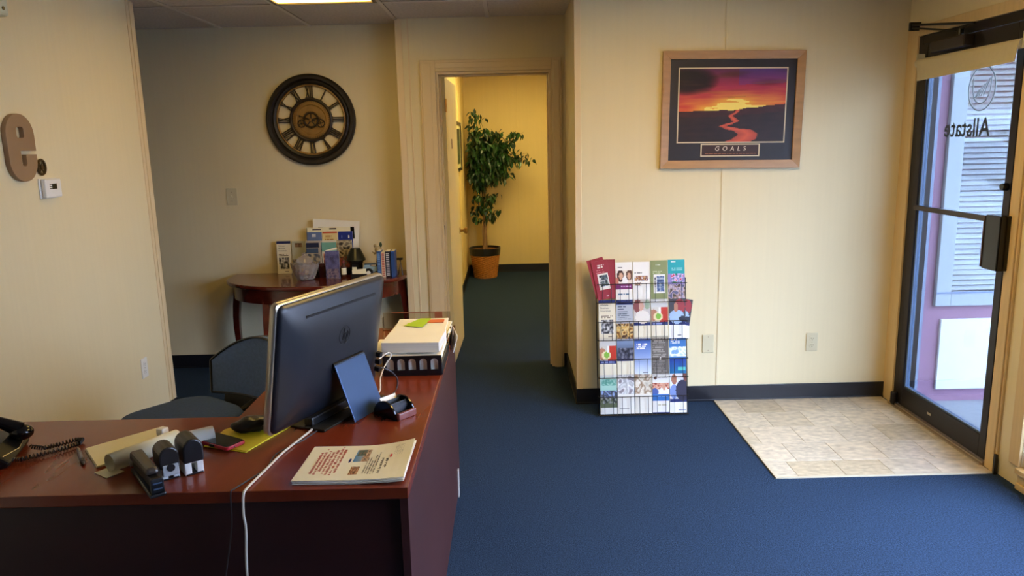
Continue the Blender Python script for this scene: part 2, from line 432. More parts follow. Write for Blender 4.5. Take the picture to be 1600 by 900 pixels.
# name lettering and round emblem on the outer glass, read from outside
vin=mat('etched grey vinyl',(186,192,182),rough=.5)
TG=Matrix.Translation((.0255,-.005,1.602))@Matrix.Rotation(R(90),4,'Z')@Matrix.Rotation(R(90),4,'X')
text_obj('lettering','Allstate',.125,vin,d1,TG,ext=.0003,sx=1.0,bold=.0018)
ring=[]
em=MB(); cx,cz=-.105,1.79
em.tube([(.0256,cx+.105*cos(a),cz+.105*sin(a)) for a in [2*pi*k/40 for k in range(40)]],.0028,6,closed=True)
for k in range(5):   # cupped hands: nested strokes
    o_=-.05+.02*k
    em.tube([(.0256,cx+o_-.012,cz+.045-.012*k),(.0256,cx+o_+.012,cz+.005-.010*k),(.0256,cx+o_+.030,cz-.03-.004*k)],.0022,6)
em.tube([(.0256,cx+.065*cos(a),cz-.01+.06*sin(a)) for a in [pi*(1.05+.9*k/14) for k in range(15)]],.0025,6)
em.tube([(.0256,cx+.068,cz-.02),(.0256,cx+.072,cz+.05)],.0022,6); em.tube([(.0256,cx-.068,cz-.02),(.0256,cx-.072,cz+.05)],.0022,6)
part(em,'emblem',vin,d1)
# threshold
struct(MB().box(XR-.035,XR-.004,3.40,4.30,0,.012).box(XR-.02,XR-.004,3.40,4.30,.012,.020).build('trim_20',rail_m,bevel=.002))
struct(MB().box(XR-.0,XR+.12,3.415,4.255,-.03,.018).build('trim_21',rail_m,bevel=.002))
# tan casing around door
struct(MB().box(XR-.010,XR,4.30,4.345,0,2.16).box(XR-.006,XR,4.345,YP,0,2.16).build('trim_22',jamb_m,bevel=.002))
struct(MB().box(XR-.012,XR,3.315,3.398,0,2.16).box(XR-.020,XR-.012,3.325,3.35,0,2.16).build('trim_23',jamb_m,bevel=.003))
struct(MB().box(XR-.010,XR,3.398,4.30,2.106,2.16).build('trim_24',jamb_m,bevel=.002))
struct(MB().box(XR-.026,XR-.0125,3.30,3.314,0,.10).build('baseboard_door',base_m,bevel=.002))
# roller shade on the door
sh=thing('roller_shade','short rolled cream fabric shade along the top of the glass entrance door','window shade',(XR-.04,3.80,1.955))
sf=mat('cream shade fabric',(196,184,150),rough=.8,vary=.03,scale=40)
MB().cyl((0,-.43,0),(0,.42,0),.022,.022,20).build('roller_tube',sf,sh,smooth=40)
shp=[(-.018,-.43),(-.02,.40)]
MB().add([(-.022,-.425,0),(-.022,.40,0),(-.024,.375,-.095),(-.024,-.41,-.075),(-.018,-.425,0),(-.018,.40,0),(-.020,.375,-.095),(-.020,-.41,-.075)],[(0,1,2,3),(7,6,5,4),(0,4,5,1),(3,2,6,7),(0,3,7,4),(1,5,6,2)]).build('shade_fabric',sf,sh)
for y in (-.437,.425): MB().box(-.01,.036,y-.004,y+.004,-.02,.05).build('bracket',ivory_m,sh,bevel=.002)
for y,z in ((.30,2.02),(-.415,2.025)): MB().box(XR-.012,XR-.0025,3.80+y-.012,3.80+y+.012,z-.016,z+.016).build('clip',ivory_m,d1,bevel=.002,loc=(-XR,-3.85,0))

# ------------------------------------------------------------ big window beside the door (window_1)
w1=sempty('window_1',(XR,1.73,0))
wf=MB()
for a,b_ in ((1.37,1.43),(-1.43,-1.37),(.44,.49),(-.49,-.44)): wf.box(.03,.10,a,b_,.10,2.12)
wf.box(.03,.10,-1.37,1.37,.10,.16); wf.box(.03,.10,-1.37,1.37,2.06,2.12)
part(wf,'window_frame',jamb_m,w1,.003)
for a,b_ in ((-1.37,-.49),(-.44,.44),(.49,1.37)):
    part(MB().box(.06,.066,a,b_,.16,2.06),'pane',glass_mat('clear window glass',(.93,.95,.95)),w1)
si=MB(); si.box(-.030,.03,-1.43,1.43,.075,.10); si.box(-.022,.0,-1.43,1.43,.0,.03); si.box(-.014,.0,-1.43,1.43,.03,.075)
part(si,'window_sill',jamb_m,w1,.003)
part(MB().box(-.014,0,1.43,1.50,.10,2.2).box(-.014,0,-1.43,1.43,2.12,2.2),'casing',jamb_m,w1,.003)
slat_m=mat('white blind slat',(226,224,218),rough=.45)
def slat_mesh(w,ang):
    mb=MB(); 
    ys=[-.0125,-.004,.004,.0125]; zs=[-.0016,0,0,-.0016]
    vs=[];
    for sx in (-w/2,w/2):
        for y,z in zip(ys,zs): vs.append((y*cos(ang)-z*sin(ang),sx,y*sin(ang)+z*cos(ang)))
    vs+= [(v[0],v[1],v[2]-.0007) for v in vs]
    fs=[(0,1,5,4),(1,2,6,5),(2,3,7,6),(8,12,13,9),(9,13,14,10),(10,14,15,11),(0,4,12,8),(3,11,15,7)]
    return mb.add(vs,fs)
bl=thing('window_blind','white horizontal slat blind let down in the big window beside the entrance door','window blind',(XR+.022,1.73,2.05))
part(MB().box(-.014,.014,-1.41,1.41,-.012,.025),'head_rail',white_m,bl,.002)
s0=None; z=-.035; n=0
while z>-1.86:
    if s0 is None: o=slat_mesh(2.82,R(50)).build('slat',slat_m,bl); s0=o.data
    else: o=bpy.data.objects.new('slat',s0); COL.objects.link(o); o.parent=bl
    o.location=(0,0,z); z-=.024
part(MB().box(-.012,.012,-1.41,1.41,-1.885,-1.868),'bottom_rail',white_m,bl,.002)
cdm=MB(); 
for y in (-1.2,-.6,0,.6,1.2): cdm.cyl((-.0135,y,-1.87),(-.0135,y,0),.0008,n=4)
part(cdm,'ladder_cord',white_m,bl)

# ------------------------------------------------------------ outside
con=mat('pale winter pavement',(150,152,156),rough=.85,vary=.15,scale=2)
struct(MB().box(XR+.12,5.2,-12,4.42,-.12,-.03).build('pavement',con))
snow=mat('snow covered ground',(232,238,246),rough=.8,vary=.04,scale=.6)
struct(MB().box(5.2,70,-60,60,-.2,-.08).box(-60,5.2,-60,-12,-.2,-.08).build('ground_outside',mat('wet asphalt with thin snow',(176,182,190),rough=.7,vary=.35,scale=.5)))
mauve=mat('mauve painted siding',(158,116,138),rough=.6,vary=.05,scale=3)
struct(MB().box(2.448,6.8,4.40,4.55,-.03,3.3).build('wall_exterior',mauve))
struct(MB().box(2.387,2.448,4.37,4.55,-.03,3.3).build('trim_30',mat('blue grey corner board',(128,140,164),rough=.5),bevel=.003))
struct(MB().box(2.39,3.9,3.05,4.55,2.75,2.95).build('shade_canopy_outside',mat('shade canopy soffit',(200,196,190),rough=.8)))  # unseen canopy added to shade the porch wall, kept clear of the window
w2=sempty('window_2',(3.36,4.40,0))
gf=mat('grey window casing outside',(176,182,186),rough=.5)
g=MB(); g.box(-.845,-.755,-.03,0,.57,2.55); g.box(.755,.845,-.03,0,.57,2.55); g.box(-.755,.755,-.03,0,2.46,2.55); g.box(-.755,.755,-.03,0,.57,.655)
part(g,'window_frame',gf,w2,.004)
part(MB().box(-.755,.755,-.012,-.008,.655,2.46),'pane',glass_mat('reflecting shop glass',(.9,.92,.94),1.6),w2)
st=mat('blind tape blue',(120,140,180),rough=.6)
part(MB().box(-.845,.845,-.034,-.03,.648,.655),'seal',st,w2)
s2=None; z=.675
while z<2.44:
    if s2 is None:
        mb=MB(); ang=R(48)
        mb.box(-.75,.75,-.0145,.0145,-.0006,.0006,0,Matrix.Rotation(ang,4,'X')); o=mb.build('slat',mat('neighbour blind slat',(222,222,214),rough=.5),w2); s2=o.data
    else: o=bpy.data.objects.new('slat',s2); COL.objects.link(o); o.parent=w2
    o.location=(0,-.0-.0+.0,0); o.location=(0,.0,z); z+=.031
# a shallow pocket in the wall behind the slats
for o in [bpy.data.objects['wall_exterior']]:
    me=MB()
    me.box(2.448,2.605,4.40,4.55,-.03,3.3); me.box(4.115,6.8,4.40,4.55,-.03,3.3); me.box(2.605,4.115,4.40,4.55,-.03,.655); me.box(2.605,4.115,4.40,4.55,2.46,3.3); me.box(2.605,4.115,4.52,4.55,.655,2.46)
    bpy.data.objects.remove(o); struct(me.build('wall_exterior',mauve))
struct(MB().box(2.565,6.6,4.380,4.40,.05,.487).build('panel_outside',mat('white panel outside',(236,240,240),rough=.6),bevel=.003))
# building and snow bank across the street, mirrored in the shop glass
bd=thing('building','long brown building with snow on its low roof across the street','building',(19,-22,-.08))
br=mat('brown siding',(150,112,84),rough=.8,vary=.12,scale=1.5,stretch=(.2,.2,6))
part(MB().add([(-9,0,0),(9,0,0),(9,0,3.6),(0,0,5.2),(-9,0,2.9),(-9,-8,0),(9,-8,0),(9,-8,3.6),(0,-8,5.2),(-9,-8,2.9)],[(0,1,2,3,4),(9,8,7,6,5),(0,5,6,1),(1,6,7,2),(2,7,8,3),(3,8,9,4),(4,9,5,0)]),'wall',br,bd)
part(MB().add([(-9,0,2.2),(9,0,2.2),(9,2.2,1.75),(-9,2.2,1.75),(-9,0,2.65),(9,0,2.65),(9,2.2,2.05),(-9,2.2,2.05)],[(3,2,1,0),(4,5,6,7),(0,1,5,4),(3,7,6,2),(0,4,7,3),(1,2,6,5)]),'porch_roof',snow,bd)
for x in (-6,-3,0,3,6): part(MB().box(x-.06,x+.06,2.05,2.17,0,1.8),'post',br,bd)
cr=thing('parked_car','car under snow parked across the street before the brown building','car',(13.5,-14,-.08),rz=.3)
pr=[(-2.1,.35),(2.1,.35),(2.15,.8),(1.3,.95),(.8,1.4),(-1.0,1.42),(-1.7,.95),(-2.15,.85)]
part(MB().prism(pr,-.85,.85,0,Matrix.Rotation(R(90),4,'X')),'car_body',mat('snow dusted car paint',(120,124,134),rough=.4),cr,.06)
part(MB().prism([(-1.7,.97),(1.2,.97),(.8,1.5),(-1.0,1.52)],-.8,.8,0,Matrix.Rotation(R(90),4,'X')),'snow_cover',snow,cr,.08)
for x in (-1.3,1.3):
    for y in (-.85,.85): part(MB().cyl((x,y-.09,.33),(x,y+.09,.33),.33,n=20),'wheel',mblack_m,cr)

# ------------------------------------------------------------ corridor door leaf (door_2), picture, ficus
d2=sempty('door_2',(-.448,5.33,0)); d2.rotation_euler=(0,0,R(-1.5))
dm=mat('pale yellow cream door',(226,206,146),rough=.5,vary=.03,scale=3,stretch=(14,14,.5))
part(MB().box(-.022,.022,0,.76,.012,2.04),'door_leaf',dm,d2,.002)
part(MB().lathe([(.026,0),(.026,.004),(.011,.006),(.010,.03),(.022,.036),(.027,.048),(.024,.060),(.012,.064)],20,0,Matrix.Translation((.022,.70,.905))@Matrix.Rotation(R(90),4,'Y')),'door_knob',brass_m,d2,0,40)
part(MB().box(.0215,.024,.30,.345,1.555,1.625),'brown_plate',mat('brown metal plate',(96,52,26),rough=.4,metal=.4),d2,.001)
struct(MB().box(-.4615,-.4595,YD+.035,YD+.06,.955,1.03).build('trim_25',MATS['brown metal plate'],bevel=.001))
for z in (.25,1.85): part(MB().cyl((.024,-.006,z-.045),(.024,-.006,z+.045),.007,n=10),'hinge',brass_m,d2)
hp=thing('framed_picture','framed dark landscape picture on the corridor wall beyond the open door','picture',(-.53,7.88,1.565),R(90))
# local x along wall (+Y), facing local -Y => +X
frm=MB(); w,h=.47,.25
frm.box(-w,w,-.02,0,-h,-h+.03); frm.box(-w,w,-.02,0,h-.03,h); frm.box(-w,-w+.03,-.02,0,-h+.03,h-.03); frm.box(w-.03,w,-.02,0,-h+.03,h-.03)
part(frm,'frame',mat('thin black picture frame',(30,28,24),rough=.3),hp,.002)
mt=MB(); mt.box(-w+.03,w-.03,-.008,0,-h+.03,h-.03); part(mt,'mat_board',mat('pale green mat',(190,186,140),rough=.8),hp)
pm=MB(); panel(pm,.74,.36,24,16,paint([('g',0,0,1,1,(70,84,50),(30,36,34)),('p',0,.1,1,.7,[(24,34,26),(50,64,44),(90,104,80),(30,40,36)],6)],3),Matrix.Translation((0,-.0085,-.18)))
part(pm,'print',pr_m,hp)

fc=thing('potted_ficus','tall leafy ficus tree in a woven basket at the end of the corridor','plant',(-.315,9.02,0))
wk=mat('woven wicker',(176,112,40),rough=.6,vary=.3,scale=60)
bm=MB(); NR=22; NS=48
prof=[]
for i in range(NR+1):
    t=i/NR; prof.append((.138+.038*t, t*.28))
vs=[];fs=[]
for i,(r,z) in enumerate(prof):
    for k in range(NS):
        wv=.0035*(1 if ((k//2)+i)%2 else -1) if 0<i<NR else 0
        a=2*pi*k/NS; vs.append(((r+wv)*cos(a),(r+wv)*sin(a),z))
fs=[(i*NS+k,i*NS+(k+1)%NS,(i+1)*NS+(k+1)%NS,(i+1)*NS+k) for i in range(NR) for k in range(NS)]; fs.append(tuple(range(NS))[::-1])
bm.add(vs,fs); part(bm,'basket',wk,fc)
part(MB().lathe([(.172,.272),(.180,.276),(.188,.335),(.190,.362),(.182,.362),(.170,.30)],40,cap=False),'pot_liner',mat('black crinkled liner',(26,26,28),rough=.3,bump=.6,bscale=60),fc,0,40)
part(MB().lathe([(.0,.315),(.06,.345),(.13,.345),(.178,.335)],32,cap=False),'moss',mat('brown moss',(116,74,34),rough=.95,vary=.5,scale=60,bump=1,bscale=120),fc,0,True)
rn=random.Random(11)
bark=mat('pale twisted bark',(140,110,78),rough=.8,vary=.35,scale=30,stretch=(1,1,.3))
tr=MB()
for ph in (0,2.1,4.2):
    tr.tube([(.018*cos(ph+z*5)+.01*sin(z*3),.018*sin(ph+z*5),.33+z) for z in [q*.08 for q in range(14)]],[.015-.0006*q for q in range(14)],8)
part(tr,'trunk',bark,fc,0,True)
# branches end in leaf clusters; the crown's outline follows real limbs
brn=MB(); leaves=[]
def limb(p0,p1,n,spread,droop=.3,r=.006):
    P=[]; p0=Vector(p0); p1=Vector(p1)
    for i in range(7):
        t=i/6; q=p0.lerp(p1,t)+Vector((rn.uniform(-.02,.02),rn.uniform(-.02,.02),.12*sin(pi*t)*(p1-p0).length*.6)); P.append(q)
    P[-1].z-=droop*.03
    brn.tube(P,[r*(1-.8*i/6) for i in range(7)],5)
    for k in range(int(n*1.5)):
        t=rn.uniform(.25,1.0); i=min(5,int(t*6)); q=P[i].lerp(P[i+1],t*6-i)
        d=Vector((rn.gauss(0,1),rn.gauss(0,1),rn.gauss(-.1,.7)))*spread
        leaves.append(q+d)
T0=(.01,0,1.25)
A=[((-.13,-.02,1.97),34,.030),((-.06,.0,1.98),14,.025),((.02,-.03,1.90),14,.03),((-.16,-.08,1.76),60,.05),((-.10,.05,1.70),70,.06),((.05,-.05,1.76),80,.05),((.22,-.05,1.74),60,.035),((.36,-.04,1.73),40,.028),((.49,-.03,1.72),26,.022),
   ((.40,.0,1.52),30,.035),((.52,-.04,1.48),30,.03),((.56,-.05,1.38),24,.024),((.30,-.08,1.62),80,.05),((.25,-.02,1.48),90,.05),((.10,-.12,1.58),110,.06),((-.05,-.13,1.55),110,.06),((-.17,-.10,1.50),90,.05),((-.19,-.08,1.36),90,.05),
   ((-.02,-.15,1.40),110,.06),((.12,-.12,1.38),100,.06),((.26,-.08,1.32),60,.045),((.30,-.04,1.22),34,.03),((-.14,-.12,1.22),80,.05),((.03,-.14,1.24),90,.05),((.16,-.1,1.16),50,.04),((-.05,-.12,1.12),50,.04),((.0,0.06,1.55),60,.07),((-.10,.12,1.45),60,.07),((.15,.12,1.5),60,.07)]
for e,n,sp in A: limb((.01+rn.uniform(-.02,.02),0,rn.uniform(1.05,1.35)),e,n,sp)
for e,n,sp,z0 in [((-.10,-.06,.98),16,.03,.9),((-.19,-.05,.80),10,.02,.74),((-.14,-.08,.74),14,.025,.68),((.10,-.06,.97),18,.03,.88),((.17,-.05,1.02),12,.022,.9),((.12,-.06,.76),12,.022,.66),((.21,-.05,.83),10,.02,.68),((-.04,-.05,.86),12,.03,.8),((.06,-.05,.86),12,.03,.8)]:
    limb((.01,0,z0),e,n,sp,.2,.004)
part(brn,'branch',bark,fc,0,True)
lm=[mat('dark ficus leaf',(22,52,26),rough=.35,vary=.3,scale=20),mat('mid ficus leaf',(38,78,34),rough=.35,vary=.3,scale=20)]
def leafv(L,Wd):
    return [(0,0,0),(Wd*.7,L*.3,.006),(Wd,L*.55,.004),(Wd*.45,L*.85,-.004),(0,L*1.08,-.010),(-Wd*.45,L*.85,-.004),(-Wd,L*.55,.004),(-Wd*.7,L*.3,.006),(0,L*.5,-.002)]
lf=[(8,0,1),(8,1,2),(8,2,3),(8,3,4),(8,4,5),(8,5,6),(8,6,7),(8,7,0)]
lms=[]
for c in range(2):
    o=MB().add(leafv(.074,.019),lf).build('leaf',lm[c],fc); lms.append(o.data); bpy.data.objects.remove(o)
leaves=[p for p in leaves if p.y<.28 and p.x>-.145]
leaves.sort(key=lambda p:p.y)
st_=MB()
def leafM(p):
    return Matrix.Translation(p)@Matrix.Rotation(rn.uniform(0,2*pi),4,'Z')@Matrix.Rotation(rn.uniform(-1.5,-.3),4,'X')@Matrix.Rotation(rn.uniform(-.8,.8),4,'Y')@Matrix.Scale(rn.uniform(.8,1.25),4)
rest=[]
idx=list(range(len(leaves))); front=set(idx[:300])
for i,p in enumerate(leaves):
    M_=leafM(p)
    if i in front:
        o=bpy.data.objects.new('leaf',lms[rn.random()<.35]); COL.objects.link(o); o.parent=fc; o.matrix_local=M_
    else: st_.add(leafv(.074,.019),lf,0 if rn.random()<.65 else 1,M_)
tag(st_.build('foliage',lm,fc),kind='stuff')

# ------------------------------------------------------------ wall things: clock, letter, thermostat, plates, poster
ck=thing('wall_clock','large round openwork wall clock with black rim and Roman numerals on the tan wall','clock',(-1.375,YC,1.777),rot=(R(90),0,0))
# local: x right, y up, z towards the room
rimm=mat('dark bronze clock rim',(30,24,20),rough=.5,vary=.3,scale=20); gold=mat('antique gold',(150,116,60),rough=.45,metal=.4,vary=.25,scale=14); num_m=mat('dark brown numerals',(44,32,22),rough=.5)
part(MB().lathe([(.243,.004),(.243,.024),(.262,.032),(.272,.026),(.282,.040),(.300,.040),(.311,.026),(.311,.004)],72),'rim',rimm,ck,0,30) if False else None
rp=[(.243,.004),(.243,.022),(.258,.030),(.268,.024),(.280,.040),(.298,.042),(.311,.028),(.311,.004)]
n=72; mb=MB(); vs=[(r*cos(2*pi*k/n),r*sin(2*pi*k/n),z) for r,z in rp for k in range(n)]; L=len(rp)
mb.add(vs,[(i*n+k,i*n+(k+1)%n,((i+1)%L)*n+(k+1)%n,((i+1)%L)*n+k) for i in range(L) for k in range(n)]); part(mb,'rim',rimm,ck,0,30)
part(MB().tube([(.236*cos(2*pi*k/60),.236*sin(2*pi*k/60),.012) for k in range(60)],.008,8,closed=True),'outer_ring',gold,ck,0,True)
part(MB().tube([(.140*cos(2*pi*k/60),.140*sin(2*pi*k/60),.014) for k in range(60)],.011,8,closed=True),'inner_ring',num_m,ck,0,True)
part(MB().lathe([(.132,.006),(.132,.012),(.105,.014),(.100,.011),(.0001,.011)],60,cap=False),'dial',gold,ck,0,30)
mk=MB()
for k in range(60):
    a=2*pi*k/60; mk.box(.118,.128,-.0012,.0012,.013,.0155,0,Matrix.Rotation(a,4,'Z'))
part(mk,'minute_track',num_m,ck)
rom=['XII','I','II','III','IIII','V','VI','VII','VIII','IX','X','XI']
def glyph(mb,ch,x,T):
    r0,r1=.148,.232
    def bar(xa,ra,xb,rb,w):
        mb.add([(xa-w,ra,.008),(xa+w,ra,.008),(xb+w,rb,.008),(xb-w,rb,.008),(xa-w,ra,.018),(xa+w,ra,.018),(xb+w,rb,.018),(xb-w,rb,.018)],[(0,3,2,1),(4,5,6,7),(0,1,5,4),(1,2,6,5),(2,3,7,6),(3,0,4,7)],0,T)
    if ch=='I': bar(x,r0,x,r1,.0034); return
    if ch=='V': bar(x,r0,x-.011,r1,.0042); bar(x,r0,x+.011,r1,.002)
    if ch=='X': bar(x-.011,r0,x+.011,r1,.002); bar(x+.011,r0,x-.011,r1,.0042)
wd={'I':.013,'V':.027,'X':.027}
for k,rs in enumerate(rom):
    T=Matrix.Rotation(-2*pi*k/12,4,'Z'); mb=MB(); tot=sum(wd[c] for c in rs); x=-tot/2
    for c in rs: glyph(mb,c,x+wd[c]/2,T); x+=wd[c]
    for rr in (.150,.230): mb.box(-tot/2-.002,tot/2+.002,rr-.003,rr+.003,.007,.019,0,T)
    part(mb,'numeral',num_m,ck)
def gear(mb,cx,cy,r,teeth,sp,z):
    mb.tube([(cx+r*.86*cos(2*pi*k/40),cy+r*.86*sin(2*pi*k/40),z) for k in range(40)],r*.10,6,closed=True)
    for k in range(sp): a=2*pi*k/sp+.3; mb.tube([(cx,cy,z),(cx+r*.85*cos(a),cy+r*.85*sin(a),z)],r*.07,5)
    mb.cyl((cx,cy,z-.004),(cx,cy,z+.006),r*.2,n=16)
    for k in range(teeth):
        a=2*pi*k/teeth; mb.box(r*.93,r*1.05,-r*.035,r*.035,z-.003,z+.003,0,Matrix.Translation((cx,cy,0))@Matrix.Rotation(a,4,'Z'))
for gx_,gy_,r_,t_,s_ in ((0,0,.056,28,5),(-.068,-.024,.028,16,4),(.066,-.024,.030,16,4)):
    mb=MB(); gear(mb,gx_,gy_,r_,t_,s_,.019); part(mb,'gear',num_m,ck)
part(MB().tube([(.03,-.01,.027),(0,0,.027),(-.05,.018,.027),(-.10,.036,.027)],[.004,.004,.003,.001],6).sphere((-.075,.027,.027),.007,8,6),'minute_hand',num_m,ck)
part(MB().tube([(.02,.0,.031),(0,0,.031),(.05,.012,.031),(.072,.016,.031)],[.004,.004,.004,.001],6),'hour_hand',num_m,ck)
part(MB().cyl((0,0,.02),(0,0,.036),.008,n=14),'centre_cap',brass_m,ck)

# letter e cut from board, on the left partition: outline in local x (towards +Y of the room is the reader's right)
lt=mat('taupe painted letter board',(150,120,88),rough=.5,vary=.06,scale=5)
W_,H_=.185,.28
out=rrect(-W_/2,W_/2,-H_/2,H_/2,.088,8)
# open the lower notch: walk the outline and dive in at the right side
def ring_e():
    xr=W_/2; pts=[]
    arc=[p for p in out]
    right_low=[p for p in arc if p[0]>0 and p[1]<-.035]; 
    pts+= [(xr,-.012),(xr,.052)]
    pts+= [p for p in arc if p[1]>=.052][0:]
    pts+= [p for p in arc if p[1]<-.0521 and p[0]<0]
    pts+= [p for p in arc if p[1]<-.0521 and p[0]>=0]
    pts+= [(xr,-.030),(.022,-.030),(.022,-.068),(.014,-.078),(-.004,-.078),(-.014,-.070),(-.014,-.012)]
    return pts
le=curve_obj('letter_sign',[ring_e(),rrect(-.026,.026,.040,.088,.012,3)],.009,lt,.0015)
tag(le,'taupe wooden letter e mounted on the cream partition above the thermostat','letter')
le.rotation_euler=(R(90),0,R(90)); le.location=(XL+.0115,3.262,1.612)
md=thing('wall_medallion','small round openwork brass medallion between the letter and the thermostat','medallion',(XL,3.400,1.527),rot=(R(90),0,R(90)))
part(MB().tube([(.027*cos(2*pi*k/24),.032*sin(2*pi*k/24),.008) for k in range(24)],.006,6,closed=True),'ring',mat('dark brass',(92,74,44),rough=.4,metal=.6),md,0,True)
mm=MB()
for a in (0,60,120): mm.tube([(.026*cos(R(a)),.030*sin(R(a)),.007),(-.026*cos(R(a)),-.030*sin(R(a)),.007)],.003,5)
mm.cyl((0,0,.001),(0,0,.013),.010,n=12); part(mm,'spokes',MATS['dark brass'],md)
th=thing('thermostat','white square thermostat with dark display below the wooden letter','thermostat',(XL,3.437,1.432),rot=(R(90),0,R(90)))
part(MB().box(-.068,.068,-.045,.045,0,.006),'wall_plate',white_m,th,.003)
part(MB().box(-.060,.062,-.042,.042,.006,.028),'body',white_m,th,.006)
part(MB().box(-.012,.022,-.004,.020,.028,.030),'display',mat('dark lcd',(30,34,30),rough=.2),th)
part(MB().box(-.030,-.015,-.002,.001,.028,.0295).box(-.030,-.015,.006,.009,.028,.0295).box(-.030,-.015,.014,.017,.028,.0295),'button_marks',mat('dark lcd',(0,0,0)),th)
el=thing('alarm_box','white plastic alarm box high on the cream partition above the letter','alarm',(XL,3.18,2.20),rot=(R(90),0,R(90)))
part(MB().box(-.09,.09,-.06,.07,0,.045),'housing',mat('greenish white plastic',(206,208,184),rough=.45),el,.014)
part(MB().cyl((.05,-.03,.045),(.05,-.03,.048),.008,n=12),'indicator',mat('dark lcd',(0,0,0)),el)
def plate(kind,label,loc,rot,m=ivory_m,cat='outlet'):
    t=thing(kind,label,cat,loc,rot=rot)
    part(MB().box(-.035,.035,-.057,.057,0,.006),'cover_plate',m,t,.003)
    if kind=='wall_outlet':
        for y in (.021,-.021):
            part(MB().prism(rrect(-.015,.015,y-.014,y+.014,.009,4),.006,.0085),'receptacle',m,t,.0006)
            part(MB().box(-.007,-.005,y-.001,y+.007,.0085,.0088).box(.005,.007,y-.001,y+.006,.0085,.0088).cyl((0,y-.007,.0085),(0,y-.007,.0088),.0024,n=8),'slots',black_m,t)
        part(MB().cyl((0,0,.006),(0,0,.0075),.003,n=10),'screw',rail_m,t)
    elif kind=='light_switch':
        part(MB().box(-.005,.005,-.012,.012,.006,.008).box(-.0035,.0035,-.002,.008,.008,.018),'toggle',m,t,.001)
        for y in (-.03,.03): part(MB().cyl((0,y,.006),(0,y,.0072),.003,n=10),'screw',rail_m,t)
    else:
        for y in (-.042,.042): part(MB().cyl((0,y,.006),(0,y,.0072),.0032,n=10),'screw',rail_m,t)
    return t
plate('blank_wall_plate','blank ivory wall plate beside the panel seam next to the brochure rack',(1.180,YP,.364),(R(90),0,0),cat='wall plate')
plate('wall_outlet','ivory duplex outlet low on the cream wall below the framed sunset poster',(1.809,YP,.359),(R(90),0,0))
plate('wall_outlet','white duplex outlet low on the cream partition behind the desk',(XL,4.099,.388),(R(90),0,R(90)),white_m)
sw=plate('light_switch','ivory light switch on the shaded tan wall beside the round clock',(-1.981,YC,1.257),(R(90),0,0),cat='switch'); sw.scale=(1.1,1.05,1)

# framed sunset poster
po=thing('framed_poster','wide tan-framed sunset poster with the word GOALS on the cream wall','poster',(1.278,YP,1.739),rot=(0,R(.9),0))
w,h=.402,.326; fm=mat('tan wood picture frame',(176,134,86),rough=.4,vary=.12,scale=6,stretch=(1,1,6))
for sg in (1,-1):
    T=Matrix.Rotation(0 if sg==1 else pi,4,'Y')
    part(MB().add([(-w,-.028,-h),(w,-.028,-h),(w-.045,-.022,-h+.045),(-w+.045,-.022,-h+.045),(-w,-.001,-h),(w,-.001,-h),(w-.045,-.001,-h+.045),(-w+.045,-.001,-h+.045)],[(0,1,2,3),(7,6,5,4),(0,4,5,1),(2,6,7,3),(1,5,6,2),(0,3,7,4)],0,T),'frame_rail',fm,po,.001)
    part(MB().add([(-w,-.028,h),(-w,-.028,-h),(-w+.045,-.022,-h+.045),(-w+.045,-.022,h-.045),(-w,-.001,h),(-w,-.001,-h),(-w+.045,-.001,-h+.045),(-w+.045,-.001,h-.045)],[(0,1,2,3),(7,6,5,4),(0,4,5,1),(2,6,7,3),(1,5,6,2),(0,3,7,4)],0,T),'frame_stile',fm,po,.001)
part(MB().box(-w+.044,w-.044,-.012,-.001,-h+.044,h-.044),'mat_board',mat('black mat board',(34,28,30),rough=.5),po)
iw,ih=.606,.405; zc=.026
part(MB().box(-iw/2-.007,iw/2+.007,-.0135,-.012,zc-ih/2-.007,zc+ih/2+.007),'cream_line',mat('cream mat line',(214,196,160),rough=.6),po)
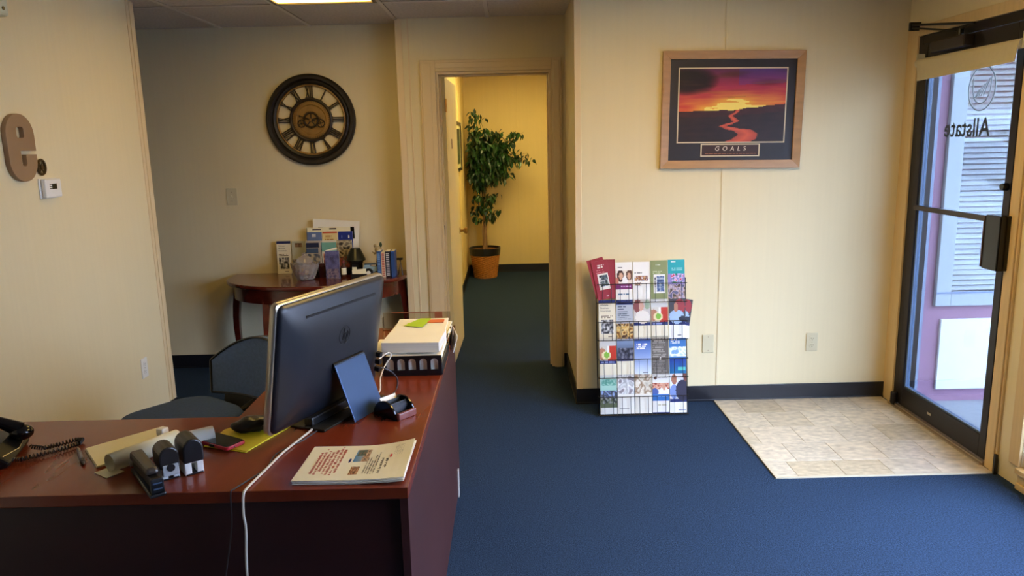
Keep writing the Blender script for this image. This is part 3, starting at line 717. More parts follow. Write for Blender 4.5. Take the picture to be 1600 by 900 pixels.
def sunset(u,v):
    hor=.44+.03*noise.noise(Vector((u*5,0,1)))-.10*max(0,.5-abs(u-.42))*0+.16*max(0,u-.5)-.03*max(0,.5-u)
    n=noise.noise(Vector((u*3,v*14,2))); n2=noise.noise(Vector((u*6,v*30,5)))
    if v>hor:
        t=(v-hor)/(1-hor); d=abs(u-.52)
        g=max(0,1-d*1.7)*max(0,1-t*1.9)
        g=max(0,g+.22*n2*(1-t)+.12*n)
        base=(150,38,48)
        if t<.55: k=t/.55; c=[214-40*k,70-26*k,50+24*k]
        else: k=(t-.55)/.45; c=[174-80*k,44-2*k,74+6*k]
        if u>.55 and t>.6: c=[c[0]*.85,c[1]*1.15,c[2]*1.5]
        dk=max(0,1-((u-.08)/.30)**2-((t-.72)/.36)**2)+.5*max(0,n)*(t>.3)
        c=[x*(1-min(.82,dk*1.2)) for x in c]
        y=min(1,g*1.35); c=[c[0]*(1-y)+246*y,c[1]*(1-y)+200*y,c[2]*(1-y)+60*y]
        if y>.8: c=[252,226,110]
        dm=min(1,max(0,t*1.6)); 
        return tuple(c)
    # river: winding band, narrow at the horizon
    t=v/hor
    path=[(0,.57,.12),(.10,.63,.11),(.22,.66,.09),(.33,.62,.085),(.42,.50,.065),(.50,.42,.035),(.57,.48,.035),(.64,.545,.03),(.72,.52,.028),(.82,.49,.022),(.95,.55,.02),(1,.56,.02)]
    for (a,xa,wa),(b,xb,wb_) in zip(path,path[1:]):
        if a<=t<=b:
            k=(t-a)/(b-a); k=k*k*(3-2*k); x=xa+(xb-xa)*k; ww=wa+(wb_-wa)*k
            if abs(u-x)<ww: 
                q=abs(u-x)/ww; return (214-40*q,92-24*q,62-10*q)
            if abs(u-x)<ww+.008 and q_ok(t): return (90,50,36)
    m_=.5+.5*noise.noise(Vector((u*9,v*22,7)))
    b_=1+.5*max(0,(t-.6))
    return (44*b_*(.7+.5*m_)+14*(t>.8),26*b_*(.7+.5*m_),24*b_*(.7+.5*m_))
def q_ok(t): return t<.5
pm=MB(); panel(pm,iw,ih,150,100,sunset,Matrix.Translation((0,-.0137,zc-ih/2))); part(pm,'print',pr_m,po)
zt=-.224
part(MB().box(-.170,.170,-.0135,-.012,zt-.036,zt+.036),'title_border',MATS['cream mat line'],po)
part(MB().box(-.163,.163,-.0142,-.0135,zt-.030,zt+.030),'title_panel',mat('dark brown title panel',(58,34,30),rough=.6),po)
tw=mat('cream title ink',(224,204,180),rough=.6)
text_obj('lettering','GOALS',.036,tw,po,Matrix.Translation((0,-.0145,zt+.008))@Matrix.Rotation(R(90),4,'X'),ext=.0002,spacing=1.9,shear=.15)
mb=MB(); x=-.145
while x<.145:
    L_=rn.uniform(.008,.026); mb.box(x,min(.15,x+L_),-.0146,-.0143,zt-.021,zt-.0175); x+=L_+.004
part(mb,'small_print',mat('orange brown ink',(170,110,80),rough=.6),po)

# ------------------------------------------------------------ desk
DZ=.765
dk=thing('office_desk','L-shaped mahogany laminate office desk with computer and paper trays on it','desk',(0,0,0))
part(MB().prism([(-2.05,1.71),(-.265,1.71),(-.265,3.356),(-.86,3.356),(-.86,2.235),(-2.05,2.235)],DZ-.030,DZ),'desktop',desk_m,dk,.002)
part(MB().box(-2.03,-.29,1.735,1.753,.04,DZ-.0305),'modesty_panel',mat('mahogany laminate shade front',(46,12,9),rough=.5,vary=.15,scale=4,stretch=(.5,3,3)),dk,.001)  # front laminate coloured near black for the shade on this face
part(MB().box(-.2885,-.268,1.722,3.345,.012,DZ-.0305),'side_panel',deskshade_m,dk,.001)
part(MB().box(-2.04,-2.02,1.735,2.225,.0,DZ-.0305),'end_panel',deskshade_m,dk,.001)
part(MB().box(-.85,-.2895,3.318,3.338,.0,DZ-.0305),'end_panel',deskshade_m,dk,.001)
part(MB().box(-.845,-.827,2.25,3.317,.10,DZ-.0305),'drawer_side',deskshade_m,dk,.001)
part(MB().box(-.2675,-.262,3.20,3.225,.0,.13),'panel_clip',mat('pale plastic clip',(190,186,180),rough=.5),dk,.001)
for y in (1.74,2.6,3.3): part(MB().cyl((-.279,y,0),(-.279,y,.012),.009,n=10),'glide',black_m,dk)

# ------------------------------------------------------------ all-in-one computer
mo=thing('computer_monitor','dark all-in-one computer seen from behind on the desk with silver edge','computer',(-.687,1.953,DZ),rz=1.167)
TB=Matrix.Translation((.010,-.004,.035))@Matrix.Rotation(.169,4,'X')
def rr(y,ins,r): return [(x,y,z) for x,z in rrect(ins,.522-ins,ins,.384-ins,r,6)]
edge=MB(); edge.loft([rr(.021,.002,.018),rr(.019,0,.02),rr(.004,0,.02),rr(.0,.004,.02)],0,TB); part(edge,'bezel_frame',silver_m,mo,0,50)
scr=MB(); scr.loft([rr(.0212,.004,.016),rr(.023,.005,.016)],0,TB); part(scr,'screen',blackg_m,mo)
back=mat('dark blue black plastic back',(20,24,32),rough=.36,spec=.6)
bk=MB(); bk.loft([rr(.001,.005,.02),rr(-.006,.006,.02),rr(-.012,.018,.02),rr(-.024,.045,.03),rr(-.031,.075,.03),rr(-.033,.11,.03)],0,TB); part(bk,'back_cover',back,mo,0,60)
sl=MB(); sl.box(.098,.440,-.0268,-.018,.331,.338,0,TB@Matrix.Translation((0,0,0))@Matrix.Rotation(R(0),4,'X')); part(sl,'vent_slot',mat('vent black',(4,4,5),rough=.7),mo)
lg=MB(); cx,cz=.278,.240; y0=-.0335
lg.tube([(cx+.026*cos(a),y0,cz+.028*sin(a)) for a in [2*pi*k/32 for k in range(32)]],.0011,6,0,TB,closed=True); lg.cyl((cx,y0+.004,cz),(cx,y0+.0002,cz),.026,n=32,T=TB)
for (xa,za,xb,zb) in ((-.010,-.014,-.001,.022),(.001,.008,.0,-.010),(-.006,.008,.0035,.008),(-.001,-.014,.004,.008)): lg.tube([(cx+xa,y0,cz+za),(cx+xb,y0,cz+zb)],.0018,5,0,TB)
for (xa,za,xb,zb) in ((.004,-.024,.0135,.010),(.012,.009,.019,.009),(.019,.009,.0145,-.011),(.0145,-.011,.008,-.011)): lg.tube([(cx+xa,y0,cz+za),(cx+xb,y0,cz+zb)],.0018,5,0,TB)
part(lg,'emblem',mat('embossed black',(6,6,8),rough=.6),mo)
stm=mat('steel blue stand plate',(62,82,112),rough=.30,metal=.5)
# stand plate: from hinge on the back to the desktop
def slab(mb,a,b,c,d,t,mi=0):
    a,b,c,d=map(Vector,(a,b,c,d)); nrm=(b-a).cross(d-a).normalized()*t
    mb.add([a,b,c,d,a+nrm,b+nrm,c+nrm,d+nrm],[(0,3,2,1),(4,5,6,7),(0,1,5,4),(1,2,6,5),(2,3,7,6),(3,0,4,7)],mi)
sp=MB(); slab(sp,(.262,-.108,.002),(.420,-.108,.002),(.392,-.066,.183),(.236,-.066,.183),.006); part(sp,'stand_plate',stm,mo,.003)
part(MB().cyl((.236,-.062,.182),(.392,-.062,.182),.009,n=12).box(.236,.392,-.064,-.045,.160,.188),'hinge',blackg_m,mo,.001)
part(MB().box(.17,.50,-.070,.10,.0005,.008),'foot_plate',mat('dark bronze glass foot',(60,56,48),rough=.15,metal=.4),mo,.002)
part(MB().box(.18,.49,-.02,.012,.008,.034,0),'lower_bracket',black_m,mo,.004)
for q in range(3): part(MB().box(.46,.475,-.052+.0,-.034,.07+.025*q,.085+.025*q,0,TB),'port_plug',black_m,mo,.001)

def cable(name,label,pts,r,m,par=None):
    P=[Vector(p) for p in pts]; out=[]
    for i in range(len(P)-1):
        p0=P[max(i-1,0)];p1=P[i];p2=P[i+1];p3=P[min(i+2,len(P)-1)]
        for k in range(6):
            t=k/6; out.append(.5*((2*p1)+(p2-p0)*t+(2*p0-5*p1+4*p2-p3)*t*t+(3*p1-p0-3*p2+p3)*t**3))
    out.append(P[-1]); o=MB().tube(out,r,8).build(name,m,par,smooth=True)
    if label: tag(o,label,'cable')
    return o
wc=mat('off white cable',(206,196,178),rough=.5)
cable('power_cable','white cable running from the computer across the desk and hanging down its front',
 [(-.500,2.30,DZ+.008),(-.545,2.255,DZ+.006),(-.583,2.19,DZ+.0045),(-.600,2.085,DZ+.0045),(-.632,1.94,DZ+.0045),(-.645,1.836,DZ+.0045),(-.654,1.76,DZ+.0045),(-.658,1.715,DZ+.005),(-.661,1.697,DZ-.004),(-.663,1.692,DZ-.05),(-.661,1.692,.67),(-.670,1.695,.55),(-.672,1.695,.30),(-.670,1.70,.05),(-.68,1.66,.006)],.0032,wc)
cable('thin_cable','thin black cable beside the white one crossing the desk edge',
 [(-.510,2.26,DZ+.004),(-.56,2.16,DZ+.003),(-.600,2.03,DZ+.003),(-.650,1.93,DZ+.003),(-.648,1.84,DZ+.003),(-.672,1.765,DZ+.003),(-.690,1.717,DZ+.003),(-.694,1.703,DZ-.004),(-.70,1.70,DZ-.10),(-.74,1.70,.45),(-.76,1.70,.1),(-.77,1.68,.004)],.0018,mat('dark grey cable',(44,38,38),rough=.5))
cable('adapter_cable','white cable looping from the back of the computer in front of the paper tray',
 [(-.470,2.345,DZ+.006),(-.452,2.42,DZ+.01),(-.462,2.50,DZ+.03),(-.455,2.56,DZ+.055),(-.435,2.58,DZ+.085),(-.445,2.575,DZ+.10),(-.475,2.53,DZ+.085)],.0025,wc)
cable('network_cable','black cable looping from the back of the computer to the desktop',
 [(-.485,2.41,DZ+.105),(-.452,2.42,DZ+.095),(-.418,2.44,DZ+.075),(-.398,2.46,DZ+.04),(-.400,2.44,DZ+.008),(-.418,2.36,DZ+.004),(-.455,2.31,DZ+.003)],.0024,black_m)

# ------------------------------------------------------------ flyers, yellow folder, phone, case
fly=thing('flyer_stack','stack of printed flyers with red headline text at the near corner of the desk','flyers',(-.4145,1.842,DZ),rz=R(-1.0))
WX,WY=.277,.214
def curl(u,v):   # u along x, v along y: far side towards the desk edge lifts
    return .020*max(0,(u-.45)/.55)**2*(.35+.65*v)
def sheet(mb,z0,dx,dy,a,nx=14,ny=6,th=.0012,mi=0,lift=1.0):
    n=(nx+1)*(ny+1); top=[];bot=[]
    for j in range(ny+1):
        for i in range(nx+1):
            u,v=i/nx,j/ny; x=(u-.5)*WX; y=(v-.5)*WY
            X=x*cos(a)-y*sin(a)+dx; Y_=x*sin(a)+y*cos(a)+dy+.045*v*max(0,u-.3)*0
            z=z0+curl(u,v)*lift; top.append((X,Y_,z+th)); bot.append((X,Y_,z))
    fs=[]
    for j in range(ny):
        for i in range(nx):
            k=j*(nx+1)+i; fs.append((k,k+1,k+nx+2,k+nx+1)); fs.append((n+k,n+k+nx+1,n+k+nx+2,n+k+1))
    for i in range(nx): fs.append((i,n+i,n+i+1,i+1)); k=ny*(nx+1)+i; fs.append((k,k+1,n+k+1,n+k))
    for j in range(ny): k=j*(nx+1); fs.append((k,k+nx+1,n+k+nx+1,n+k)); k+=nx; fs.append((k,n+k,n+k+nx+1,k+nx+1))
    mb.add(top+bot,fs,mi)
for q in range(7):
    mb=MB(); sheet(mb,.0005+.0016*q,(.0 if q==6 else rn.uniform(-.003,.006)),(0 if q==6 else rn.uniform(-.004,.003)),0 if q==6 else rn.uniform(-.02,.02)); part(mb,'sheet',paper_m if q<6 else cream_paper,fly)
ZT=.0005+.0016*6+.0012+.0003
def scrib(mb,u0,v0,u1,hgt,seed,bold=.6):
    """a line of small letter marks along +v (reader sits to the right), starting at (u0,v0)"""
    r_=random.Random(seed); v=v0
    while v<u1:
        if r_.random()<.17: v+=.020; continue
        cw=hgt*1.1
        for st in range(2):
            vv=v+cw*.42*st; uu=u0+(hgt*.0); hh=hgt*(1 if r_.random()<.5 else .72)
            if r_.random()<.25: a,b_=(uu-hh*.5,uu-hh*.5+hgt*.25)
            else: a,b_=(uu-hh,uu)
            P=[]
            for (pu,pv) in ((b_,vv),(b_,vv+cw*.24*bold*1.4),(a,vv+cw*.24*bold*1.4),(a,vv)):
                x=(pu-.5)*WX; y=(pv-.5)*WY; P.append((x,y,ZT+curl(pu,pv)))
            mb.add(P,[(0,1,2,3)])
        if r_.random()<.6:
            P=[]
            for (pu,pv) in ((uu-hgt*.42,v),(uu-hgt*.42,v+cw*.7),(uu-hgt*.58,v+cw*.7),(uu-hgt*.58,v)): P.append(((pu-.5)*WX,(pv-.5)*WY,ZT+curl(pu,pv)))
            mb.add(P,[(0,1,2,3)])
        v+=cw
redink=mat('red headline ink',(186,52,44),rough=.7); dkink=mat('dark ink',(52,46,44),rough=.7)
mb=MB()
for k,(a,b_) in enumerate([(.18,.78),(.14,.90),(.24,.86),(.18,.80),(.14,.86),(.14,.95),(.20,.90)]): scrib(mb,.135+.036*k,a,b_,.028,k,1.0)
part(mb,'headline_lettering',redink,fly)
mb=MB()
for k,(a,b_) in enumerate([(.16,.62),(.14,.60),(.14,.50),(.14,.66),(.14,.74)]): scrib(mb,.610+.024*k,a,b_,.015,20+k,.9)
scrib(mb,.757,.14,.55,.026,40,.9); scrib(mb,.800,.30,.55,.026,41,.9)
for k in range(5): scrib(mb,.84+.018*k,.62,.92,.007,50+k,.6)
part(mb,'body_lettering',dkink,fly)
def onsheet(pu,pv,dz=.0): return ((pu-.5)*WX,(pv-.5)*WY,ZT+curl(pu,pv)+dz)
def pic(name,u0,v0,u1,v1,fn,nx=22,ny=22):
    mb=MB(); vs=[onsheet(u0+(u1-u0)*i/nx,v0+(v1-v0)*j/ny,.0002) for j in range(ny+1) for i in range(nx+1)]; fs=[]
    for j in range(ny):
        for i in range(nx): a=j*(nx+1)+i; fs.append((a,a+1,a+nx+2,a+nx+1)); mb.fc[len(fs)-1]=L3(fn((j+.5)/ny,1-(i+.5)/nx))
    mb.add(vs,fs); part(mb,name,pr_m,fly)
pic('photo_print',.46,.50,.60,.86,paint([('g',0,0,1,1,(200,170,130),(90,140,180)),('p',0,.0,1,.45,[(170,120,80),(210,180,140),(110,84,60)],6),('p',.5,.3,1,.9,[(60,84,60),(90,100,80),(120,90,60)],7)],4))
pic('photo_print',.475,.14,.555,.36,paint([('p',0,0,1,1,[(150,80,40),(200,140,90),(90,60,30),(220,180,130)],5)],5))
pic('blue_emblem',.415,.48,.445,.60,paint([('r',0,0,1,1,(226,220,200)),('e',0,.1,1,.9,(50,56,110))],6),10,10)
pic('red_emblem',.800,.56,.825,.66,paint([('r',0,0,1,1,(226,216,190)),('e',0,.05,1,.95,(206,64,44))],6),10,10)

yf=thing('yellow_folder','bright yellow folder lying under the red phone and black case on the desk','folder',(-.775,2.085,DZ))
pts=[(-.100,-.088),(.035,-.140),(.066,-.055),(.110,.06),(-.035,.105),(-.088,.035)]
part(MB().prism(pts,.0005,.0025),'cover',mat('yellow card',(226,196,24),rough=.55),yf,.0005)
part(MB().prism([(x*.97+.003,y*.97) for x,y in pts],.0025,.0045),'cover',mat('yellow card',(226,196,24)),yf,.0005)
ph=thing('mobile_phone','black mobile phone in a red bumper case on the yellow folder','phone',(-.830,2.010,DZ+.0048),rz=R(-31))
part(MB().prism(rrect(-.064,.064,-.033,.033,.010,5),0,.0095),'bumper_case',mat('red rubber bumper',(190,30,46),rough=.4),ph,.002)
part(MB().prism(rrect(-.060,.060,-.030,.030,.008,5),.0095,.0108),'screen',mat('phone screen glass',(18,16,14),rough=.06,spec=.8),ph,.0005)
part(MB().box(-.008,.012,-.0345,-.032,.001,.009),'side_button',black_m,ph,.0005)
part(MB().cyl((.0638,-.008,.005),(.0648,-.008,.005),.0022,n=8),'jack_hole',black_m,ph)
part(MB().box(-.052,-.044,-.007,.007,.0108,.0111),'earpiece',silver_m,ph)
ca=thing('glasses_case','crumpled black soft case with keys on the yellow folder behind the phone','case',(-.768,2.108,DZ+.0048),rz=R(20))
mb=MB(); vs=[]; 
mb.sphere((0,0,.020),1,24,12,sc=(.068,.038,.020)); mb.v=[(x+.004*noise.noise(Vector((x*40,y*40,z*40))),y+.004*noise.noise(Vector((x*40+9,y*40,z*40))),max(0,z+.010*noise.noise(Vector((x*35,y*35,z*35+4))))) for x,y,z in mb.v]
part(mb,'pouch',mat('crumpled black leather',(18,17,17),rough=.35,bump=.4,bscale=50),ca,0,True)
part(MB().tube([(.030+.011*cos(2*pi*k/16),-.028+.011*sin(2*pi*k/16),.024+.004*cos(2*pi*k/16)) for k in range(16)],.0013,6,closed=True).tube([(.038,-.03,.022),(.05,-.036,.01),(.056,-.038,.003)],.0018,5),'key_ring',silver_m,ca)

# card holder: black half-round with cards standing in it
chd=thing('card_holder','black rounded card holder with white cards near the desk edge beside the computer','card holder',(-.352,2.255,DZ),rz=R(-38))
mb=MB(); 
prof=[]
for k in range(17):
    a=pi*k/16; prof.append((.050*cos(a),.058*sin(a)))
T=Matrix.Rotation(R(90),4,'X')
mb.prism([(.050*cos(pi*k/16),.052*sin(pi*k/16)) for k in range(17)],.070,.078,0,T); mb.prism([(.050*cos(pi*k/16),.052*sin(pi*k/16)) for k in range(17)],-.006,.002,0,T)
part(mb,'side_disc',blackg_m,chd,.002)
mb=MB(); mb.prism([(.046*cos(pi*k/16),.046*sin(pi*k/16)) for k in range(9,17)]+[(0,0)],.002,.070,0,T); mb.box(-.05,.05,-.078,.006,0,.008); part(mb,'drum',black_m,chd,.001)
mb=MB(); mb.box(-.003,.001,-.0665,-.0015,.012,.060,0,Matrix.Rotation(R(-30),4,'Y')); part(mb,'business_card',paper_m,chd)
for q in range(3):
    mb=MB(); mb.box(.004+.005*q,.0055+.005*q,-.066,-.002,.010,.046-.004*q,0,Matrix.Rotation(R(18),4,'Y')); part(mb,'card_divider',mat('grey card',(90,92,98),rough=.4),chd)
part(MB().box(.050,.062,-.075,.0,.0,.022),'base_edge',mat('mahogany base edge',(120,60,50),rough=.3),chd,.003)

# letter tray with arched front, ream on top, papers and clear holder behind
lt_=thing('letter_tray','black plastic letter tray with arched openings full of white paper on the desk','letter tray',(-.366,2.795,DZ))
fw_,fh=.212,.073
holes=[]
for k in range(5):
    cx=-.080+.040*k; holes.append([(cx-.014,.020),(cx+.014,.020)]+[(cx+.014*cos(a),.050+.014*sin(a)) for a in [pi*j/8 for j in range(9)]])
f=curve_obj('front_wall',[[(-.106,.0),(.106,.0),(.106,fh),(-.106,fh)]]+holes,.0025,black_m,.0006,lt_); f.rotation_euler=(R(90),0,0); f.location=(0,-.1755,0)
part(MB().box(-.106,.106,-.172,.13,0,.004).box(-.108,-.104,-.172,.13,0,fh-.03).box(.104,.108,-.172,.13,0,fh-.03).box(-.104,.104,.127,.131,0,fh-.03),'tray_body',black_m,lt_,.001)
pp=tag(MB().box(-.100,.100,-.168,.12,0,.060).build('paper_stack',paper_m,bevel=.001),'white paper filling the black letter tray, seen through its arches','paper'); pp.location=(-.366,2.795,DZ+.0045)
pp2=tag(MB().box(-.15,-.02,-.10,.10,0,.006).build('loose_papers',paper_m,bevel=.001),'loose white sheets sticking out of the tray behind the computer','paper'); pp2.location=(-.375,2.78,DZ+.0647)
rm=thing('paper_ream','thick ream of white copy paper lying on top of the black letter tray','paper',(-.372,2.765,DZ+.0738),rot=(0,0,R(-3)))
part(MB().box(-.106,.106,-.10,.10,0,.036),'sheets',mat('cut edge of paper ream',(214,206,192),rough=.75,vary=.08,scale=3,stretch=(1,1,120)),rm,.001)
part(MB().box(-.106,.106,-.10,.10,.0361,.0368),'top_sheet',paper_m,rm)
ms=thing('mail_pile','untidy pile of letters and envelopes behind the paper ream on the desk','mail',(-.392,3.07,DZ))
cols=[paper_m,cream_paper,mat('grey printed sheet',(196,190,180),rough=.7,vary=.12,scale=30),paper_m]
for q in range(12):
    mb=MB(); a=rn.uniform(-.12,.12); mb.box(-.118+rn.uniform(0,.02),.118-rn.uniform(0,.02),-.12,.11,0,.006,0,Matrix.Translation((rn.uniform(-.008,.012),rn.uniform(-.008,.01),.0005+.0066*q))@Matrix.Rotation(a*.5,4,'Z')); part(mb,'envelope',cols[q%4],ms,.0008)
part(MB().add([(-.06,-.02,.083),(.02,-.06,.084),(.05,.03,.100),(0,.05,.096)],[(0,1,2,3)]).box(-.05,.0,-.02,.02,.0805,.084),'green_note',mat('lime sticky note',(176,214,50),rough=.6),ms)
part(MB().box(.02,.10,.03,.08,.0805,.083),'orange_slip',mat('orange slip',(214,110,60),rough=.6),ms)
for q in range(3):
    mb=MB(); mb.box(-.001,.001,-.07,.06,0,.070,0,Matrix.Translation((.125+.006*q,-.04-.02*q,.001))@Matrix.Rotation(R(8+4*q),4,'Y')@Matrix.Rotation(R(6*q),4,'Z')); part(mb,'leaning_envelope',[paper_m,mat('violet grey sheet',(120,112,130),rough=.6),paper_m][q],ms)
ah=thing('acrylic_holder','clear upright acrylic paper holder at the far end of the desk','holder',(-.432,3.315,DZ))
part(MB().box(-.155,.15,.010,.014,0,.078).box(-.155,.15,-.014,.014,0,.004).box(-.155,-.151,-.014,.014,0,.06),'clear_panel',glass_mat('clear acrylic',(.85,.82,.76)),ah)
mb=MB(); mb.box(-.115,.115,.009,.015,.075,.078); mb.box(.08,.115,.007,.009,.050,.075); part(mb,'panel_edge',mat('rust tinted acrylic edge',(150,84,50),rough=.3),ah)

# ------------------------------------------------------------ left side of the desk top: note pad, stapler, stamps, pen, telephone
npd=thing('note_pad','cream ruled note pad with its pages curled over into a roll on the desk','note pad',(-1.105,1.985,DZ))
def P3(x,y,z): return (x+1.105,y-1.985,z-DZ)
mb=MB(); 
A_=Vector(P3(-1.205,1.99,DZ)); B_=Vector(P3(-1.060,2.150,DZ)); C_=Vector(P3(-.975,2.02,DZ)); D_=Vector(P3(-1.105,1.865,DZ))
for q in range(3):
    o_=Vector((.002*q,-.001*q,.0025*q+.0008)); mb=MB(); slab(mb,A_+o_,D_+o_,C_+o_,B_+o_,.0022); part(mb,'page_block',cream_paper,npd)
# rolled pages: spiral swept along the near edge of the pad
ax=(Vector(P3(-.975,1.985,DZ))-Vector(P3(-1.060,1.835,DZ)));
def spiral(base,axis,r,t0,t1,nseg,th=.0012):
    axn=axis.normalized(); side=Vector((0,0,1)).cross(axn).normalized()
    ringA=[]
    for k in range(nseg+1):
        a=t0+(t1-t0)*k/nseg; ra=r*(1-.12*k/nseg)
        ringA.append(base+Vector((0,0,r))+side*(ra*cos(a))+Vector((0,0,1))*(ra*sin(a)))
    vs=[];fs=[]
    for p in ringA: vs+= [p,p+axis]
    n=len(ringA)
    for k in range(nseg): fs.append((2*k,2*k+2,2*k+3,2*k+1))
    return vs,fs
mb=MB(); vs,fs=spiral(Vector(P3(-1.052,1.835,DZ+.001)),Vector((.105,.165,0)),.026,-pi/2,pi*1.45,28); mb.add(vs,fs)
o=part(mb,'rolled_pages',cream_paper,npd,0,True); so=o.modifiers.new('thickness','SOLIDIFY'); so.thickness=.0022
mb=MB(); slab(mb,P3(-1.095,1.835,DZ+.001),P3(-1.045,1.800,DZ+.001),P3(-1.02,1.84,DZ+.001),P3(-1.07,1.87,DZ+.001),.0015); part(mb,'page_corner',cream_paper,npd)

stp=thing('stapler','black desk stapler lying in front of the stamps at the desk edge','stapler',(-.925,1.770,DZ),rz=R(-52))
# local x from back (hinge) to front (nose towards viewer)
part(MB().box(-.105,.105,-.019,.019,0,.010),'base',black_m,stp,.004)
part(MB().add([(-.10,-.015,.016),(.10,-.013,.024),(.10,.013,.024),(-.10,.015,.016),(-.10,-.013,.040),(.095,-.011,.044),(.095,.011,.044),(-.10,.013,.040)],[(0,3,2,1),(4,5,6,7),(0,1,5,4),(1,2,6,5),(2,3,7,6),(3,0,4,7)]),'magazine',mblack_m,stp,.003)
part(MB().add([(-.108,-.018,.030),(.07,-.016,.046),(.07,.016,.046),(-.108,.018,.030),(-.105,-.016,.056),(.065,-.013,.062),(.065,.013,.062),(-.105,.016,.056)],[(0,3,2,1),(4,5,6,7),(0,1,5,4),(1,2,6,5),(2,3,7,6),(3,0,4,7)]),'cap',mat('worn grey brown plastic',(58,52,46),rough=.35),stp,.007)
part(MB().box(.095,.108,-.015,.015,.012,.050),'nose',black_m,stp,.003)
for q in range(2): part(MB().box(.1075,.109,-.010,.010,.022+.014*q,.026+.014*q),'chrome_strip',mat('chrome',(220,220,220),rough=.1,metal=1),stp)
part(MB().cyl((-.088,-.021,.026),(-.088,.021,.026),.006,n=12),'hinge_pin',silver_m,stp)
def stamp(label,loc,rz,hood):
    t=thing('ink_stamp',label,'stamp',loc,rz=rz)
    part(MB().box(-.032,.032,-.022,-.006,0,.030).box(-.032,.032,.006,.022,0,.030).box(-.032,.032,-.022,.022,.028,.040),'frame',white_m if hood else mat('light grey plastic',(204,206,204),rough=.4),t,.002)
    pr_=[(-.024,.030),(.024,.030)]+[(.024*cos(a),.062+.024*sin(a)) for a in [pi*k/10 for k in range(11)]]
    T_=Matrix.Rotation(R(90),4,'Z')@Matrix.Rotation(R(90),4,'X')
    part(MB().prism(pr_,-.036,.036,0,T_),'hood',black_m if hood else mat('warm black plastic',(34,30,28),rough=.3),t,.004)
    part(MB().box(-.033,.033,-.020,.020,.0,.004),'stamp_plate',black_m,t,.001)
    if not hood:
        part(MB().box(.036,.041,-.019,.019,.012,.042),'label_window',mat('pale grey label window',(170,172,172),rough=.35),t,.003)
        part(MB().cyl((.040,0,.034),(.043,0,.034),.010,n=14),'thumb_notch',black_m,t)
    return t
stamp('black self-inking stamp with grey window panel next to the stapler',(-.895,1.815,DZ),R(-52),False)
stamp('taller black self-inking stamp with white frame beside the yellow folder',(-.848,1.845,DZ),R(-52),True).scale=(1.15,1.05,1.12)
wv=thing('white_stamp','small upright white plastic stamp behind the black stamps','stamp',(-.985,1.995,DZ),rz=R(-20))
part(MB().box(-.012,.012,-.012,.012,0,.060),'body',white_m,wv,.003); part(MB().box(-.009,.009,-.0125,-.012,.012,.05),'grey_face',mat('light grey plastic',(204,206,204)),wv)
wt=thing('tape_roll','white cardboard tube lying behind the black stamps','tube',(-.900,2.015,DZ),rz=R(35))
mb=MB(); n=24; R1,R2=.022,.018; L_=.045
vs=[(x,r*cos(2*pi*k/n),.0225+r*sin(2*pi*k/n)) for x,r in ((-L_,R1),(L_,R1),(L_,R2),(-L_,R2)) for k in range(n)]
mb.add(vs,[(i*n+k,i*n+(k+1)%n,((i+1)%4)*n+(k+1)%n,((i+1)%4)*n+k) for i in range(4) for k in range(n)]); part(mb,'tube_wall',paper_m,wt,0,30)
part(MB().cyl((-.040,0,.0225),(.040,0,.0225),.0178,n=20),'core',mat('grey board core',(190,186,180),rough=.8),wt)
pn=thing('ballpoint_pen','grey ballpoint pen lying beside the telephone cord','pen',(-1.185,1.935,DZ+.006),rz=R(-55))
part(MB().tube([(-.065,0,0),(-.06,0,0),(.03,0,0),(.052,0,0),(.066,0,0)],[.003,.0052,.0056,.0050,.0016],12),'barrel',mat('grey blue translucent barrel',(92,96,112),rough=.3),pn,0,40)
part(MB().tube([(-.066,0,.001),(-.05,0,.0075),(-.02,0,.0075)],.0014,6).cyl((-.074,0,0),(-.064,0,0),.0026,n=8),'clip',silver_m,pn)
part(MB().cyl((.028,0,0),(.050,0,0),.0066,.0060,12),'grip',black_m,pn)
tp=thing('desk_telephone','black desk telephone with handset at the end of the desk','telephone',(-1.50,1.925,DZ),rz=R(18))
T=Matrix.Rotation(R(90),4,'X')
part(MB().prism([(-.13,0),(.13,0),(.14,.016),(.10,.046),(-.13,.078)],-.095,.095,0,T),'base',black_m,tp,.008)
part(MB().tube([(-.10,.05,.105),(-.04,.055,.118),(.02,.055,.115),(.09,.05,.082),(.13,.05,.058)],[.022,.015,.014,.016,.022],14).sphere((-.105,.05,.092),.028,14,10,sc=(1.1,1,.8)).sphere((.132,.05,.050),.028,14,10,sc=(1.1,1,.8)),'handset',blackg_m,tp,0,True)
for r_ in range(4):
    for c_ in range(3): part(MB().box(-.01+.028*r_,.008+.028*r_,-.075+.026*c_,-.057+.026*c_,.060-.008*r_-.004,.067-.008*r_),'key',mat('dark grey key',(44,44,48),rough=.4),tp,.001)
part(MB().tube([(.12,-.085,.032),(.135,.0,.022),(.13,.085,.03)],.0015,5),'chrome_line',MATS['chrome'],tp)
co=[]; base=[(-1.352,1.985,DZ+.018),(-1.320,1.990,DZ+.010),(-1.292,2.012,DZ+.011),(-1.262,2.046,DZ+.011),(-1.245,2.050,DZ+.010),(-1.238,2.020,DZ+.010),(-1.262,1.985,DZ+.010),(-1.300,1.945,DZ+.010),(-1.335,1.915,DZ+.010),(-1.365,1.905,DZ+.012)]
Pv=[Vector(p) for p in base]; path=[]
for i in range(len(Pv)-1):
    for k in range(40): path.append(Pv[i].lerp(Pv[i+1],k/40))
mb=MB(); hel=[]
for i,p in enumerate(path):
    t=(path[min(i+1,len(path)-1)]-path[max(i-1,0)]).normalized(); s_=t.cross(Vector((0,0,1))).normalized(); w_=s_.cross(t)
    a=i*2*pi/7.5; hel.append(p+(s_*cos(a)+w_*sin(a))*.0052)
